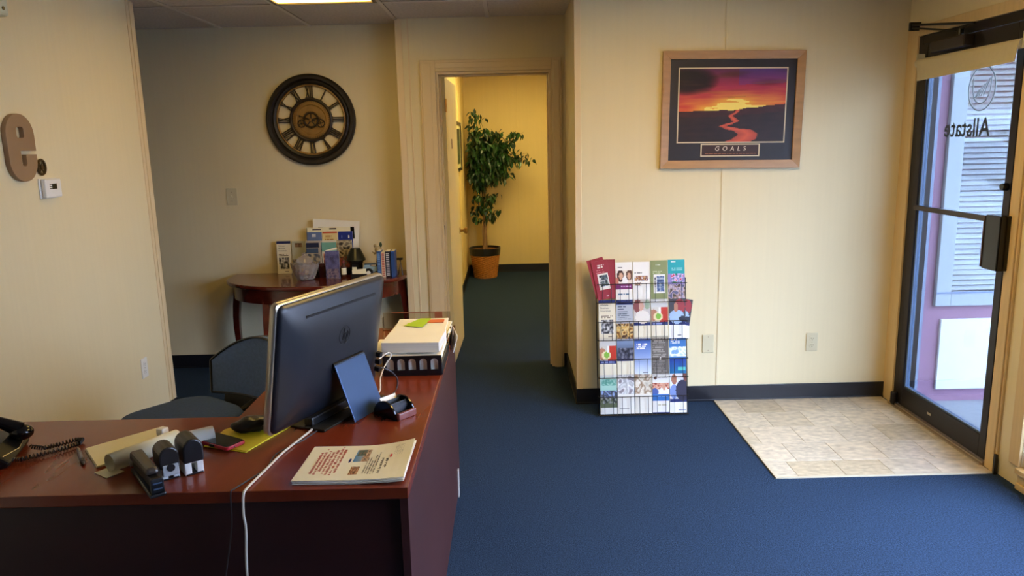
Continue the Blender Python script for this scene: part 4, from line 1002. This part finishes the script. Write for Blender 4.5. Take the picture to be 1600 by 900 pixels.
mb.tube(hel,.0021,5); tag(part(mb,'coiled_cord',black_m,None),'black coiled telephone cord looped on the desk beside the pen','cord')

# ------------------------------------------------------------ desk chair
ch=thing('desk_chair','low round-backed chair in blue grey fabric tucked behind the desk','chair',(-1.45,3.12,0),rz=R(-38))
fab=mat('blue grey chair fabric',(112,138,180),rough=.85,spec=.25,vary=.12,scale=90,bump=.25,bscale=260)
fabd=mat('dark blue seat fabric',(56,76,122),rough=.85,spec=.2,vary=.12,scale=90,bump=.25,bscale=260)
def seatring(z,k): return [(x*k,y*k,z) for x,y in rrect(-.22,.22,-.22,.22,.13,8)]
mb=MB(); mb.loft([seatring(.395,.93),seatring(.405,1.0),seatring(.44,1.0),seatring(.458,.95),seatring(.466,.8),seatring(.468,.4)]); part(mb,'seat',fabd,ch,0,50)
mb=MB(); mb.tube([(x*1.005,y*1.005,.43) for x,y in rrect(-.22,.22,-.22,.22,.13,8)],.005,6,closed=True); part(mb,'seat_piping',black_m,ch,0,True)
def backsurf(off):
    rows=[]; NU=28; NV=10
    for j in range(NV+1):
        v=j/NV; row=[]
        for i in range(NU+1):
            u=-1+2*i/NU; a=u*R(35); r=.50+off+.02*v; top=.728-.13*abs(u)**2.0; bot=.435+.01*abs(u)
            z=bot+(top-bot)*v; row.append((.075+r*sin(a),-.14+r*cos(a),z))
        rows.append(row)
    return rows
i_=backsurf(0); o_=backsurf(.045); NU=28; NV=10
def surf(mb,rows,flip,mi):
    n=NU+1; vs=[p for r in rows for p in r]; fs=[(j*n+i,j*n+i+1,(j+1)*n+i+1,(j+1)*n+i) for j in range(NV) for i in range(NU)]
    if flip: fs=[f[::-1] for f in fs]
    mb.add(vs,fs,mi)
mb=MB(); surf(mb,i_,True,0); surf(mb,backsurf(.022),False,0)
def rim(mb,a,b):
    loopA=a[0]+[r[-1] for r in a[1:]]+a[-1][::-1][1:]+[r[0] for r in a[::-1][1:-1]]; loopB=b[0]+[r[-1] for r in b[1:]]+b[-1][::-1][1:]+[r[0] for r in b[::-1][1:-1]]
    n=len(loopA); mb.add(loopA+loopB,[(k,(k+1)%n,n+(k+1)%n,n+k) for k in range(n)]); return loopA
la=rim(mb,i_,backsurf(.022)); part(mb,'backrest',fab,ch,0,50)
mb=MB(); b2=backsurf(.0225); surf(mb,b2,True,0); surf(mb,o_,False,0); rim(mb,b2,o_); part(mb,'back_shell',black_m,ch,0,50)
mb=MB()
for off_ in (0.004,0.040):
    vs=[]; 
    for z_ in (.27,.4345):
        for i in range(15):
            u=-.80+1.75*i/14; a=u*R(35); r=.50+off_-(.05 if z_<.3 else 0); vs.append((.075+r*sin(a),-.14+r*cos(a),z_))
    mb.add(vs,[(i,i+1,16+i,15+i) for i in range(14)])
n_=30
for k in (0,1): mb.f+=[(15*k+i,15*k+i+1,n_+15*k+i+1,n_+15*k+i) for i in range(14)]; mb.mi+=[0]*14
part(mb,'lower_panel',black_m,ch,0,30)  # black panel filling the gap below the backrest
mb=MB(); mb.tube(la,.006,6,closed=True); part(mb,'back_piping',black_m,ch,0,True)
part(MB().tube([(0,.05,.385),(0,.30,.385),(.02,.385,.43),(.03,.400,.52)],[.022,.022,.022,.018],8),'back_bracket',mblack_m,ch,0,40)
part(MB().cyl((0,0,.06),(0,0,.39),.026,n=16).cyl((0,0,.36),(0,0,.395),.09,n=16),'gas_lift',mblack_m,ch)
for k in range(5):
    a=2*pi*k/5; mb=MB(); mb.tube([(.02*cos(a),.02*sin(a),.10),(.26*cos(a),.26*sin(a),.065)],[.024,.016],8); part(mb,'base_leg',mblack_m,ch)
    T=Matrix.Translation((.26*cos(a),.26*sin(a),.027)); mb=MB(); mb.cyl((-.01,0,0),(.01,0,0),.026,n=14,T=T); part(mb,'caster',black_m,ch)

# ------------------------------------------------------------ half-round console table
TZ=.70
ct=thing('console_table','dark cherry half-round console table against the tan wall below the clock','table',(-1.362,5.398,0))
def dpts(w,d,st=.16):
    p=[(-w,0),(-w,-st)]+[(-w*cos(a),-st-(d-st)*sin(a)) for a in [pi*k/32 for k in range(1,32)]]+[(w,-st),(w,0)]; return p[::-1]
part(MB().prism(dpts(.630,.600),TZ-.028,TZ),'tabletop',table_m,ct,.010,seg=3)
mb=MB(); A1=dpts(.585,.545); A2=dpts(.565,.525); n=len(A1)
mb.add([(x,y,TZ-.13) for x,y in A1]+[(x,y,TZ-.0285) for x,y in A1]+[(x,y,TZ-.13) for x,y in A2]+[(x,y,TZ-.0285) for x,y in A2],
  [(k,(k+1)%n,n+(k+1)%n,n+k) for k in range(n-1)]+[(2*n+k,3*n+k,3*n+(k+1)%n,2*n+(k+1)%n) for k in range(n-1)]+[(k,2*n+k,2*n+(k+1)%n,(k+1)%n) for k in range(n-1)]+[(n+k,n+(k+1)%n,3*n+(k+1)%n,3*n+k) for k in range(n-1)]+[(0,n,3*n,2*n),(n-1,3*n-1,4*n-1,2*n-1)])
part(mb,'apron',table_m,ct,.002,30)
for x,y,lx in ((-.575,-.12,-1),(.575,-.12,1),(-.27,-.46,-.4),(.27,-.46,.4)):
    mb=MB(); Pp=[]
    for k in range(9):
        t=k/8; off=.035*sin(t*pi)*lx-.03*t*t*lx*0; Pp.append([(x+off+sx*(.026-.010*t),y-.0+sy*(.026-.010*t)-.02*sin(t*pi),TZ-.0285-(TZ-.0285)*t) for sx,sy in ((-1,-1),(1,-1),(1,1),(-1,1))])
    mb.loft(Pp[::-1]); part(mb,'leg',table_m,ct,.003)

# ------------------------------------------------------------ brochures
wire=mat('black rack wire',(14,14,15),rough=.4,metal=.4)
def brochure(label,ops,seed,loc,rot,w=.098,h=.229,t=.006,group=None,nx=22,ny=48,text=None,name='brochure',cat='brochure'):
    mb=MB(); mb.box(-w/2,w/2,0,t,0,h); panel(mb,w,h,nx,ny,paint(ops,seed),Matrix.Translation((0,-.0003,0)),1)
    me=mb.build(name,[paper_m,pr_m])
    if text:
        root=thing(name,label,cat,loc,rot=rot,group=group); me.name=name+'_stack'; me.parent=root; me.name='booklet'
        for (st,x,z,sz,m_) in text: text_obj('lettering',st,sz,m_,root,Matrix.Translation((x,-.0006,z))@Matrix.Rotation(R(90),4,'X'),ext=.0001,align='LEFT')
        return root
    me.location=loc; me.rotation_euler=rot; tag(me,label,cat,group); return me
NAVY=(30,40,96); WH=(236,232,222); CRM=(228,218,190)
SK=[(70,44,34),(206,160,130),(232,222,210),(110,74,56)]; GR=[(40,40,44),(90,88,88),(150,148,146),(210,208,204)]
white_ink=mat('white print ink',(238,234,228),rough=.6)
rk=thing('brochure_rack','black wire literature rack of four tiers standing on the carpet against the cream wall','rack',(.752,4.19,0),rot=(R(-9),0,0))
PW=.1015; XS=[(-2+k)*PW for k in range(5)]; ZS=[.665,.447,.228,.010]   # tier bases, top tier first
for zi in ZS:
    mb=MB(); W2=.260
    for zz,yy in ((zi,-.034),(zi+.108,-.036)): mb.tube([(-W2,.012,zz),(-W2,yy,zz),(W2,yy,zz),(W2,.012,zz)],.0022,6)
    mb.tube([(-W2,.010,zi),(W2,.010,zi)],.0020,6)
    for x in XS:
        for dx in (-.025,.025): mb.tube([(x+dx,.010,zi+.001),(x+dx,-.0335,zi+.001),(x+dx,-.0355,zi+.108)],.0016,5)
    for k in range(6): mb.tube([(-2.5*PW+k*PW,-.033,zi+.001),(-2.5*PW+k*PW,.010,zi+.001)],.0014,5)
    part(mb,'wire_pocket',wire,rk,0,True)
fr_=MB()
for x in (-.262,.262):
    fr_.tube([(x,.012,.004),(x,.012,.80)],.0030,8)
fr_.tube([(-.262,.012,.80),(.262,.012,.80)],.0030,8); fr_.tube([(-.262,.012,.004),(.262,.012,.004)],.0030,8)
for x in (-.10,.10): fr_.tube([(x,.014,.004),(x,.014,.80)],.0022,6)
part(fr_,'back_frame',wire,rk,0,True)
RM=Matrix.Translation((.752,4.19,0))@Matrix.Rotation(R(-9),4,'X')
def rackpos(c,r,dx=0,dy=0,dz=0): return RM@Vector((XS[c]+dx,-.018+dy,ZS[r]+.0055+dz))
def RB(c,r,label,ops,seed,roll=0,dx=0,dy=0,dz=0,t=.010,text=None,h=.229,w=.097):
    q=(Matrix.Rotation(R(-9),4,'X')@Matrix.Rotation(R(roll),4,'Y')).to_euler()
    return brochure(label,ops,seed,rackpos(c,r,dx,dy,dz),q,w=w,h=h,t=t,group='brochures in the wire rack',text=text)
P='p'
red=[('r',0,0,1,1,(152,46,58)),('t',.30,.80,.75,.92,WH,2),('t',.18,.68,.82,.78,(206,130,130),3),('r',.24,.26,.86,.66,WH),(P,.30,.34,.80,.62,[(40,50,48),(110,130,120),(60,70,90),(200,200,196)],9),('t',.55,.06,.80,.10,(230,200,200),1)]
RB(0,0,'dark red brochure fanned out behind its twin in the top tier of the rack',red[:3],1,-14,-.012,.0,.030,.002)
RB(0,0,'dark red tilted brochure with a white picture box in the top tier of the rack',red,1,-10,-.002,-.006,.018,.003,h=.225)
RB(0,0,'dark red upright brochure behind the tilted ones in the top tier of the rack',[('r',0,0,1,1,(146,44,54))],1,0,.004,.006,.018,.004)
fam=[('r',0,0,1,1,WH),('t',.12,.84,.40,.90,(60,60,60),1),('t',.42,.86,.9,.89,(160,160,160),1),('r',0,.46,1,.80,(228,214,196)),('e',.08,.50,.52,.80,(66,38,28)),('e',.20,.56,.44,.74,(212,164,132)),('e',.40,.44,.74,.64,(236,232,226)),('e',.62,.54,1.04,.80,(92,58,40)),('e',.70,.56,.92,.74,(206,158,126)),('e',-.2,.40,.2,.62,(196,120,96)),('r',0,.32,1,.46,(126,46,104)),('t',.3,.36,.9,.42,(220,180,210),1),('t',.15,.15,.85,.23,(96,120,140),1)]
RB(1,0,'white brochure with family photo and purple band in the top tier of the rack',fam,2)
RB(2,0,'white brochure with two small photos in the top tier of the rack',[('r',0,0,1,1,WH),('t',.05,.84,.9,.87,(120,120,118),1),('t',.1,.70,.6,.74,(60,56,56),1),(P,.08,.52,.92,.64,[(60,80,150),(200,150,90),(120,60,40),(220,210,200)],8),(P,.08,.40,.5,.48,SK,9),('t',.5,.07,.9,.10,(60,60,60),1)],3)
RB(3,0,'olive green brochure with a white framed picture in the top tier of the rack',[('r',0,0,1,1,(134,142,92)),('t',.25,.87,.8,.90,(206,208,180),1),('t',.1,.66,.8,.74,(190,194,150),2),('r',.18,.16,.88,.64,WH),(P,.38,.20,.82,.60,[(50,66,110),(90,110,150),(170,180,190)],9),(P,.22,.34,.34,.58,GR,9),('t',.6,.05,.8,.08,WH,1)],4,dz=.006)
RB(4,0,'turquoise brochure with flower photo in the top tier of the rack',[(P,0,0,1,.40,[(60,60,44),(150,120,110),(190,170,180),(90,90,120)],6),('r',0,.38,1,.66,(140,130,190)),(P,.2,.40,.9,.66,[(190,40,70),(230,200,220),(140,130,190),(60,110,70)],6),('r',0,.65,1,1,(30,160,164)),('t',.2,.92,.5,.96,WH,1),('t',.25,.72,.9,.79,(160,220,216),2)],5,dz=.008)
bus=[('r',0,0,1,1,CRM),('r',0,.92,1,1,NAVY),('t',.12,.52,.9,.62,(120,100,80),2),(P,.12,.14,.86,.50,GR,7),('t',.55,.06,.85,.09,(90,70,60),1)]
ink=mat('brown black ink',(50,34,28),rough=.6)
RB(0,1,'cream business insurance brochure with grey photo in the second tier of the rack',bus,6,text=[('Allstate',-.038,.200,.0150,ink),('Business',-.038,.183,.0150,ink),('Insurance',-.038,.166,.0150,ink)])
RB(1,1,'grey text brochure over a golden photo in the second tier of the rack',[('r',0,0,1,1,(176,180,186)),('r',0,.88,1,1,NAVY),('t',.1,.74,.6,.84,(40,50,80),2),('t',.1,.46,.9,.72,(110,116,124),7),(P,0,0,1,.40,[(120,74,26),(206,160,80),(226,196,130),(80,50,24)],5)],7)
RB(2,1,'brochure with pale photo of two people in the second tier of the rack',[('r',0,0,1,1,CRM),('r',0,.33,1,.41,NAVY),('r',0,.42,1,1,(196,188,178)),('e',.0,.66,.50,1.0,(130,70,66)),('e',.30,.70,.62,.94,(206,160,136)),('e',.10,.38,.96,.72,(224,216,202)),('e',.66,.74,.98,1.0,(150,166,136)),('t',.6,.05,.9,.08,(60,60,60),1)],8)
fru=[('r',0,0,1,1,CRM),('r',0,.33,1,.42,NAVY),('r',0,.80,1,1,(206,204,196)),('r',0,.42,1,.80,(206,200,186)),('r',.52,.42,1,.80,(186,52,30)),('e',-.1,.44,.40,.74,(176,120,90)),('e',.12,.44,.70,.66,(226,210,160)),('e',.26,.48,.60,.64,(128,176,62)),('e',.44,.62,.60,.80,(236,232,220)),('t',.1,.35,.9,.40,(140,150,190),1),('t',.6,.05,.9,.08,(60,60,60),1)]
RB(3,1,'brochure with red and green fruit photo in the second tier of the rack',fru,9)
man=[('r',0,0,1,1,(232,232,230)),('r',0,.34,1,.42,NAVY),('r',0,.42,1,1,(64,60,64)),('e',.34,.60,.98,.99,(156,52,56)),('e',.02,.36,.92,.72,(160,184,212)),('e',.30,.66,.56,.90,(176,120,92)),('e',.60,.42,1.0,.56,(40,44,58)),('t',.5,.06,.85,.09,(60,60,60),1)]
RB(4,1,'brochure with a seated man photo, tilted out of the second tier of the rack',man,10,9,.012,.006,.0,.003)
RB(4,1,'upright brochure with man and red shape in the second tier of the rack',man,12,0,.0,-.004,.0,.004)
RB(0,2,'brochure with fruit bowl photo and navy band in the third tier of the rack',fru,13)
RB(1,2,'brochure with dusk car photo in the third tier of the rack',[('r',0,0,1,1,CRM),('r',0,.40,1,.46,NAVY),('g',0,.46,1,1,(40,44,60),(150,170,200)),(P,.1,.46,1,.72,[(30,30,40),(60,60,74),(120,120,130)],6),('t',.6,.05,.9,.08,(60,60,60),1)],14)
RB(2,2,'blue policy brochure fading to white in the third tier of the rack',[('g',0,0,1,1,(226,232,238),(50,84,160)),('r',0,.94,1,1,(40,60,120)),('t',.14,.68,.85,.84,WH,3),('t',.5,.08,.9,.12,(60,60,70),1)],15)
RB(3,2,'dark taupe text brochure in the third tier of the rack',[('r',0,0,1,1,(96,88,78)),('t',.06,.45,.95,.96,(150,142,130),9),('t',.06,.03,.95,.38,(130,122,112),7),('e',.46,.40,.56,.45,WH)],16,dz=.004)
RB(4,2,'blue brochure with white cloud photo in the third tier of the rack',[('r',0,0,1,1,(56,114,176)),(P,0,.46,1,.70,[(56,114,176),(180,206,226),(240,244,246),(120,160,200)],4),('g',0,.0,1,.40,(20,110,150),(30,60,150)),('t',.1,.78,.75,.92,WH,3),('r',.5,.10,.95,.18,(90,190,180))],17,dz=.006)
RB(0,3,'brochure with green sky and field photo in the bottom tier of the rack',[('r',0,0,1,1,(210,208,200)),('g',0,.60,1,.93,(150,190,170),(170,200,190)),(P,.1,.72,.95,.90,[(150,190,170),(90,150,130)],8),(P,0,.40,1,.60,[(90,110,160),(60,60,60),(130,150,190)],6),('r',0,.16,1,.40,(84,92,64)),(P,.0,.28,1,.42,[(30,30,34),(84,92,64),(140,140,140)],8)],18)
grey=[('r',0,0,1,1,(222,218,206)),(P,0,.50,1,1,[(206,206,202),(176,174,170),(226,224,220),(140,130,130)],3.5),('t',.1,.40,.9,.46,(170,166,158),1),('t',.1,.12,.7,.15,(150,146,140),1)]
RB(1,3,'pale grey brochure with faint paper photo in the bottom tier of the rack',grey,19)
RB(2,3,'pale tan brochure with pencil photo in the bottom tier of the rack',[('r',0,0,1,1,(224,218,202)),(P,0,.50,1,1,[(190,180,160),(216,206,184),(150,120,90),(226,216,196)],3.5),('t',.1,.40,.9,.46,(170,166,158),1)],20)
RB(3,3,'white brochure with crowd photo and sky blue band in the bottom tier of the rack',[('r',0,0,1,1,(226,222,212)),('e',.10,.86,.28,.94,(90,60,50)),('t',.32,.88,.9,.92,(170,160,150),1),(P,0,.60,1,.78,[(170,80,60),(220,170,140),(150,70,50)],7),('e',-.05,.44,.36,.64,(70,90,150)),('e',.40,.42,.98,.66,(232,226,222)),('e',.60,.58,.80,.76,(206,150,120)),('r',0,.32,1,.47,(52,112,180)),('t',.3,.40,.9,.44,(170,200,230),1),('t',.3,.18,.8,.24,(190,180,150),1),('r',0,0,1,.03,NAVY)],21)
RB(4,3,'brochure with photo of two men talking in the bottom tier of the rack',[('r',0,0,1,1,WH),('r',0,.28,1,.36,NAVY),('r',0,.36,1,1,(222,222,224)),('e',.10,.72,.42,.98,(170,110,80)),('e',.0,.36,.5,.72,(120,140,190)),('e',.34,.30,1.2,.84,(48,44,64)),('e',.78,.80,1.1,1.1,(120,70,60)),('t',.5,.06,.95,.10,(90,100,150),1)],22)
RB(4,1,'narrow white leaflet sticking out beside the second tier of the rack',[('r',0,0,1,1,(230,230,232))],23,0,.022,.010,-.004,.002,h=.11)

# ------------------------------------------------------------ things on the console table
def TB_(c,label,ops,seed,loc,rot=(R(-6),0,0),**k): return brochure(label,ops,seed,loc,rot,group=c,**k)
g1='leaflets on the console table'
TB_(g1,'cream business insurance leaflet with navy head at the end of the console table',bus,31,(-1.628,5.340,TZ+.001),text=[('Allstate',-.038,.200,.0150,ink),('Business',-.038,.183,.0150,ink),('Insurance',-.038,.166,.0150,ink)],w=.100,h=.235,t=.012)
TB_(g1,'cream leaflet with small brown photos standing beside the business leaflet on the console table',[('r',0,0,1,1,(180,178,156)),(P,.25,.82,.75,.94,[(80,56,40),(150,120,90)],6),('t',.1,.66,.8,.68,(120,110,90),1),(P,.05,.34,.35,.44,[(70,60,50),(140,120,100)],6),(P,.75,.36,.98,.48,[(70,60,50),(140,120,100)],6)],32,(-1.520,5.345,TZ+.001),w=.100,h=.232,t=.012)
lh=thing('leaflet_holder','black two-tier desktop leaflet holder in the middle of the console table','holder',(-1.285,5.315,TZ+.0005))
for zz,yy in ((0,-.055),(.125,.0)):
    mb=MB(); mb.box(-.170,.170,yy-.002,yy+.048,zz,zz+.004); mb.box(-.170,.170,yy+.045,yy+.049,zz,zz+.20 if zz else .13)
    mb.box(-.170,.170,yy-.002,yy+.001,zz,zz+.05)
    part(mb,'pocket_shelf',blackg_m,lh,.001)
for x in (-.172,.168): part(MB().box(x,x+.004,-.057,.050,0,.16),'side_panel',black_m,lh,.001)
for q,(c_,ops,lab) in enumerate([(0,[('r',0,0,1,1,(96,116,160)),('r',.3,.80,.6,.92,(200,206,214))],'steel blue leaflet in the upper pocket of the desktop holder'),
   (1,[('r',0,0,1,1,(222,200,140)),('r',0,.94,1,1,(190,60,30)),('t',.15,.62,.75,.86,(150,100,40),3)],'tan leaflet with red head in the upper pocket of the desktop holder'),
   (2,[('r',0,0,1,1,(30,48,130)),('t',.7,.64,.8,.9,WH,1),('t',.2,.64,.3,.9,(120,140,200),1)],'dark blue leaflet in the upper pocket of the desktop holder')]):
    TB_('leaflets in the desktop holder',lab,ops,40+q,(-1.285+(c_-1)*.110,5.325,TZ+.132),w=.104,h=.165,t=.008,rot=(R(-5),0,0))
TB_('leaflets in the desktop holder','navy leaflet at the outer end of the upper pocket of the desktop holder',[('r',0,0,1,1,(24,40,100))],44,(-1.440,5.345,TZ+.132),w=.03,h=.165,t=.006,rot=(R(-5),0,0))
for q,(c_,ops,lab) in enumerate([(0,[('r',0,0,1,1,(170,160,146)),('r',0,.80,.85,.94,(18,30,66)),('r',0,.62,.8,.78,(60,80,110)),(P,.1,.2,.9,.6,[(70,80,100),(180,170,150)],4)],'leaflet with navy bars in the lower pocket of the desktop holder'),
   (1,[('r',0,0,1,1,(214,206,186)),('r',0,.66,1,.94,(112,166,150)),(P,.1,.3,.9,.6,[(210,150,120),(120,60,50),(222,190,160)],4),('r',.1,.0,.9,.28,(50,20,22))],'sea green leaflet in the lower pocket of the desktop holder'),
   (2,[('r',0,0,1,1,(140,130,104)),(P,0,.5,1,.97,[(40,34,28),(190,176,140),(110,100,80)],4),(P,0,0,1,.5,[(60,54,50),(150,70,60),(120,110,100)],5)],'leaflet with dark group photo in the lower pocket of the desktop holder')]):
    TB_('leaflets in the desktop holder',lab,ops,50+q,(-1.285+(c_-1)*.110,5.272,TZ+.007),w=.104,h=.235,t=.008,rot=(R(-5),0,0))
env=thing('envelope','large white envelope leaning out of the top of the desktop leaflet holder','envelope',(-1.265,5.352,TZ+.138),rot=(R(-4),R(4.5),0))
part(MB().box(-.158,.172,0,.002,0,.240),'paper',paper_m,env); mb=MB(); panel(mb,.12,.014,30,4,paint([('r',0,0,1,1,(226,222,204)),('t',0,.2,1,1,(70,66,60),1)],8),Matrix.Translation((-.06,-.0006,.172))); part(mb,'print_line',pr_m,env)
e2=thing('envelope','second white envelope showing below the large one in the desktop leaflet holder','envelope',(-1.290,5.337,TZ+.138),rot=(R(-4),0,0))
part(MB().box(-.158,.150,0,.002,0,.190),'paper',cream_paper,e2); part(MB().box(-.12,-.06,-.0006,0,.172,.180).box(.00,.05,-.0006,0,.174,.184),'dark_marks',ink,e2)
cg=glass_mat('cut crystal',(.80,.78,.76),1.15,.08)
bwl=thing('crystal_bowl','cut crystal candy bowl with scalloped rim on the console table','bowl',(-1.408,5.08,TZ))
mb=MB(); prof=[(.040,.001),(.055,.004),(.060,.012),(.074,.045),(.088,.085),(.096,.118)]; n=40; vs=[]
for i,(r,z) in enumerate(prof):
    for k in range(n):
        f_=1+(.035*(1 if (k+i)%2 else -1) if 0<i<5 else 0); a=2*pi*k/n; vs.append((r*f_*cos(a),r*f_*sin(a),z+(.006*cos(a*10) if i==5 else 0)))
m0=len(prof)
inn=[(.090,.116),(.080,.085),(.066,.045),(.040,.014)]
for i,(r,z) in enumerate(inn):
    for k in range(n): a=2*pi*k/n; vs.append((r*cos(a),r*sin(a),z+(.006*cos(a*10) if i==0 else 0)))
rows=m0+len(inn); mb.add(vs,[(i*n+k,i*n+(k+1)%n,(i+1)*n+(k+1)%n,(i+1)*n+k) for i in range(rows-1) for k in range(n)]+[tuple(range(n))[::-1],tuple(range((rows-1)*n,rows*n))])
Mg=bpy.data.materials.new('crystal'); Mg.use_nodes=True; b_=Mg.node_tree.nodes['Principled BSDF']; b_.inputs['Base Color'].default_value=L3((222,214,206)); b_.inputs['Transmission Weight'].default_value=.75; b_.inputs['Roughness'].default_value=.12; b_.inputs['IOR'].default_value=1.5
part(mb,'bowl_wall',Mg,bwl)
part(MB().lathe([(.050,.100),(.060,.125),(.045,.150),(.030,.162),(.012,.168),(.016,.180),(.0,.190)],28,cap=False),'lid',Mg,bwl,0,20)
cc=[(150,60,50),(190,150,60),(110,50,90),(196,180,150)]
for q in range(26):
    a=rn.uniform(0,6.28); r=rn.uniform(0,.052); mb=MB(); mb.sphere((r*cos(a),r*sin(a),.026+.012*(q//7)),.011,8,6,sc=(1.3,.9,.8)); part(mb,'candy',mat('candy wrap %d'%(q%4),cc[q%4],rough=.25),bwl,0,True)
bx=brochure('violet blue starry tall booklet standing open beside the crystal bowl',[('g',0,0,1,1,(70,60,90),(96,110,150)),(P,0,0,1,1,[(64,58,88),(80,80,116),(96,92,126)],3),(P,.1,0,.9,.35,[(84,70,90),(130,112,110),(70,60,86)],4)],60,(-1.222,5.09,TZ+.001),(R(-3),0,R(8)),w=.094,h=.190,t=.010,cat='booklet',name='booklet_stand')
tag(MB().add([(-.045,0,.0),(.035,.004,.006),(.030,.012,.020),(-.045,.010,.001),(-.045,0,-.002),(.035,.004,.004),(.030,.012,.018),(-.045,.010,-.001)],[(0,1,2,3),(7,6,5,4),(0,4,5,1),(1,5,6,2),(2,6,7,3),(3,7,4,0)]).build('paper_flap',paper_m,loc=(-1.222,5.100,TZ+.194)),'small white folded paper on top of the violet booklet','paper')
sb=thing('small_bottle','small bottle with cream label between the booklet and the black lamp','bottle',(-1.160,5.15,TZ))
part(MB().lathe([(.016,0),(.018,.004),(.018,.075),(.008,.090),(.008,.102)],16),'bottle_body',mat('brown smoked glass',(70,44,36),rough=.15),sb,0,40)
part(MB().lathe([(.0184,.020),(.0184,.065)],16,cap=False),'label',cream_paper,sb,0,True); part(MB().lathe([(.010,.098),(.010,.118)],12),'cap',mat('dull red cap',(120,50,44),rough=.5),sb,0,40)
bt2=thing('dark_jar','small dark plum jar behind the crystal bowl','jar',(-1.315,5.17,TZ)); part(MB().lathe([(.026,0),(.028,.006),(.028,.070),(.022,.080)],18),'jar_body',mat('plum glass',(50,22,34),rough=.15),bt2,0,40); part(MB().lathe([(.024,.078),(.024,.096)],18),'lid',mat('plum lid',(74,40,50),rough=.4),bt2,0,40)
la_=thing('candle_lamp','small black lantern lamp with flared shade on the console table','lamp',(-1.083,5.205,TZ))
part(MB().lathe([(.040,0),(.044,.004),(.044,.085),(.050,.095),(.050,.104)],6),'lamp_base',black_m,la_); part(MB().lathe([(.066,.108),(.068,.114),(.034,.190),(.030,.194)],24),'lamp_shade',mat('dark green black shade',(24,28,22),rough=.3),la_,0,40)
part(MB().box(-.022,.010,-.0395,-.037,.045,.065),'pale_tag',cream_paper,la_)
bc=thing('card_display','black business card display with cream cards in front of the lantern lamp','card holder',(-1.045,5.115,TZ))
part(MB().box(-.055,.055,-.03,.03,0,.010).box(-.055,.055,-.03,-.026,.01,.030),'display_tray',black_m,bc,.002)
part(MB().box(-.046,.050,0,.010,0,.050,0,Matrix.Translation((0,-.024,.011))@Matrix.Rotation(R(-14),4,'X')@Matrix.Rotation(R(-4),4,'Y')),'cards',cream_paper,bc,.0006)
tc=thing('toy_truck','pale blue toy truck with black tyre and white wheel on the console table','toy',(-.960,5.145,TZ))
part(MB().prism([(-.058,.030),(.040,.030),(.040,.070),(-.010,.074),(-.020,.092),(-.048,.088),(-.060,.065)],-.022,.022,0,Matrix.Rotation(R(90),4,'X')),'body',mat('pale blue toy paint',(140,166,180),rough=.3),tc,.004)
part(MB().box(-.052,.050,-.024,.024,.086,.094),'roof',mat('dark blue toy roof',(36,60,90),rough=.3),tc,.002)
for x in (-.022,):
    part(MB().cyl((x,-.040,.032),(x,-.020,.032),.031,n=24),'tyre',black_m,tc,.004); part(MB().cyl((x,-.043,.032),(x,-.038,.032),.015,n=16),'wheel_hub',white_m,tc,.002)
part(MB().cyl((.03,-.036,.022),(.03,.036,.022),.020,n=18),'tyre',black_m,tc,.002); part(MB().cyl((-.022,.02,.030),(-.022,.036,.030),.028,n=18),'tyre',black_m,tc,.002)
fg=thing('figurine','small brown and cream bird figurine with a green leaf above the toy truck','figurine',(-.925,5.215,TZ))
part(MB().lathe([(.030,0),(.028,.05),(.018,.10),(.014,.140)],14),'pedestal',mat('brown resin',(96,70,46),rough=.5,vary=.3,scale=30),fg,0,40)
part(MB().sphere((0,0,.175),.026,14,10,sc=(1,.8,1.2)).sphere((-.018,-.004,.205),.014,12,8).tube([(.0,0,.17),(-.030,0,.150),(-.045,0,.165)],[.010,.008,.002],8),'bird',mat('mottled cream resin',(176,160,120),rough=.6,vary=.5,scale=50),fg,0,True)
part(MB().sphere((.018,-.004,.212),.013,10,8,sc=(.8,.6,1.4)),'leaf_piece',mat('dark green resin',(34,60,34),rough=.5),fg,0,True)
gb_='books and cases standing at the end of the console table'
def book(x,y,w,h,d,col,label,extra=None,rz=0):
    t=thing('book',label,'book',(x,y,TZ+.0005),rz=R(rz),group=gb_)
    part(MB().box(-w/2,w/2,-d/2,d/2,0,h),'cover',mat('cover %d %d %d'%col,col,rough=.4),t,.0015)
    part(MB().box(-w/2+.002,w/2-.002,-d/2+.004,d/2+.001,h-.0005,h+.0005),'page_edge',paper_m,t)
    if extra: extra(t,w,h,d)
    return t
def bars(col):
    def f(t,w,h,d):
        mb=MB(); r_=random.Random(h); z=.012
        while z<h-.012: mb.box(-w*.32,w*.32,-d/2-.0006,-d/2,z,z+.006); z+=.010+.004*r_.random()
        part(mb,'spine_lettering',mat('ink %d %d %d'%col,col,rough=.5),t)
    return f
book(-.905,5.145,.026,.180,.10,(46,78,130),'bright blue book first in the row at the end of the console table',bars((120,160,206)))
book(-.876,5.145,.026,.172,.10,(214,190,160),'cream book with red spine marks in the row on the console table',bars((176,60,52)))
book(-.845,5.147,.032,.178,.10,(24,26,44),'black spined book with white blocks in the row on the console table',bars((206,206,206)))
book(-.811,5.150,.026,.178,.10,(48,76,128),'last blue book in the row on the console table',None)
bk_=thing('binder_clip_stand','black wire stand leaning against the last blue book on the console table','stand',(-.772,5.155,TZ))
part(MB().tube([(-.014,0,.004),(.006,0,.100),(.016,0,.004)],.005,8).box(-.018,.022,-.012,.012,.112,.124).cyl((.004,0,.098),(.004,0,.113),.004,n=8),'stand_frame',black_m,bk_)
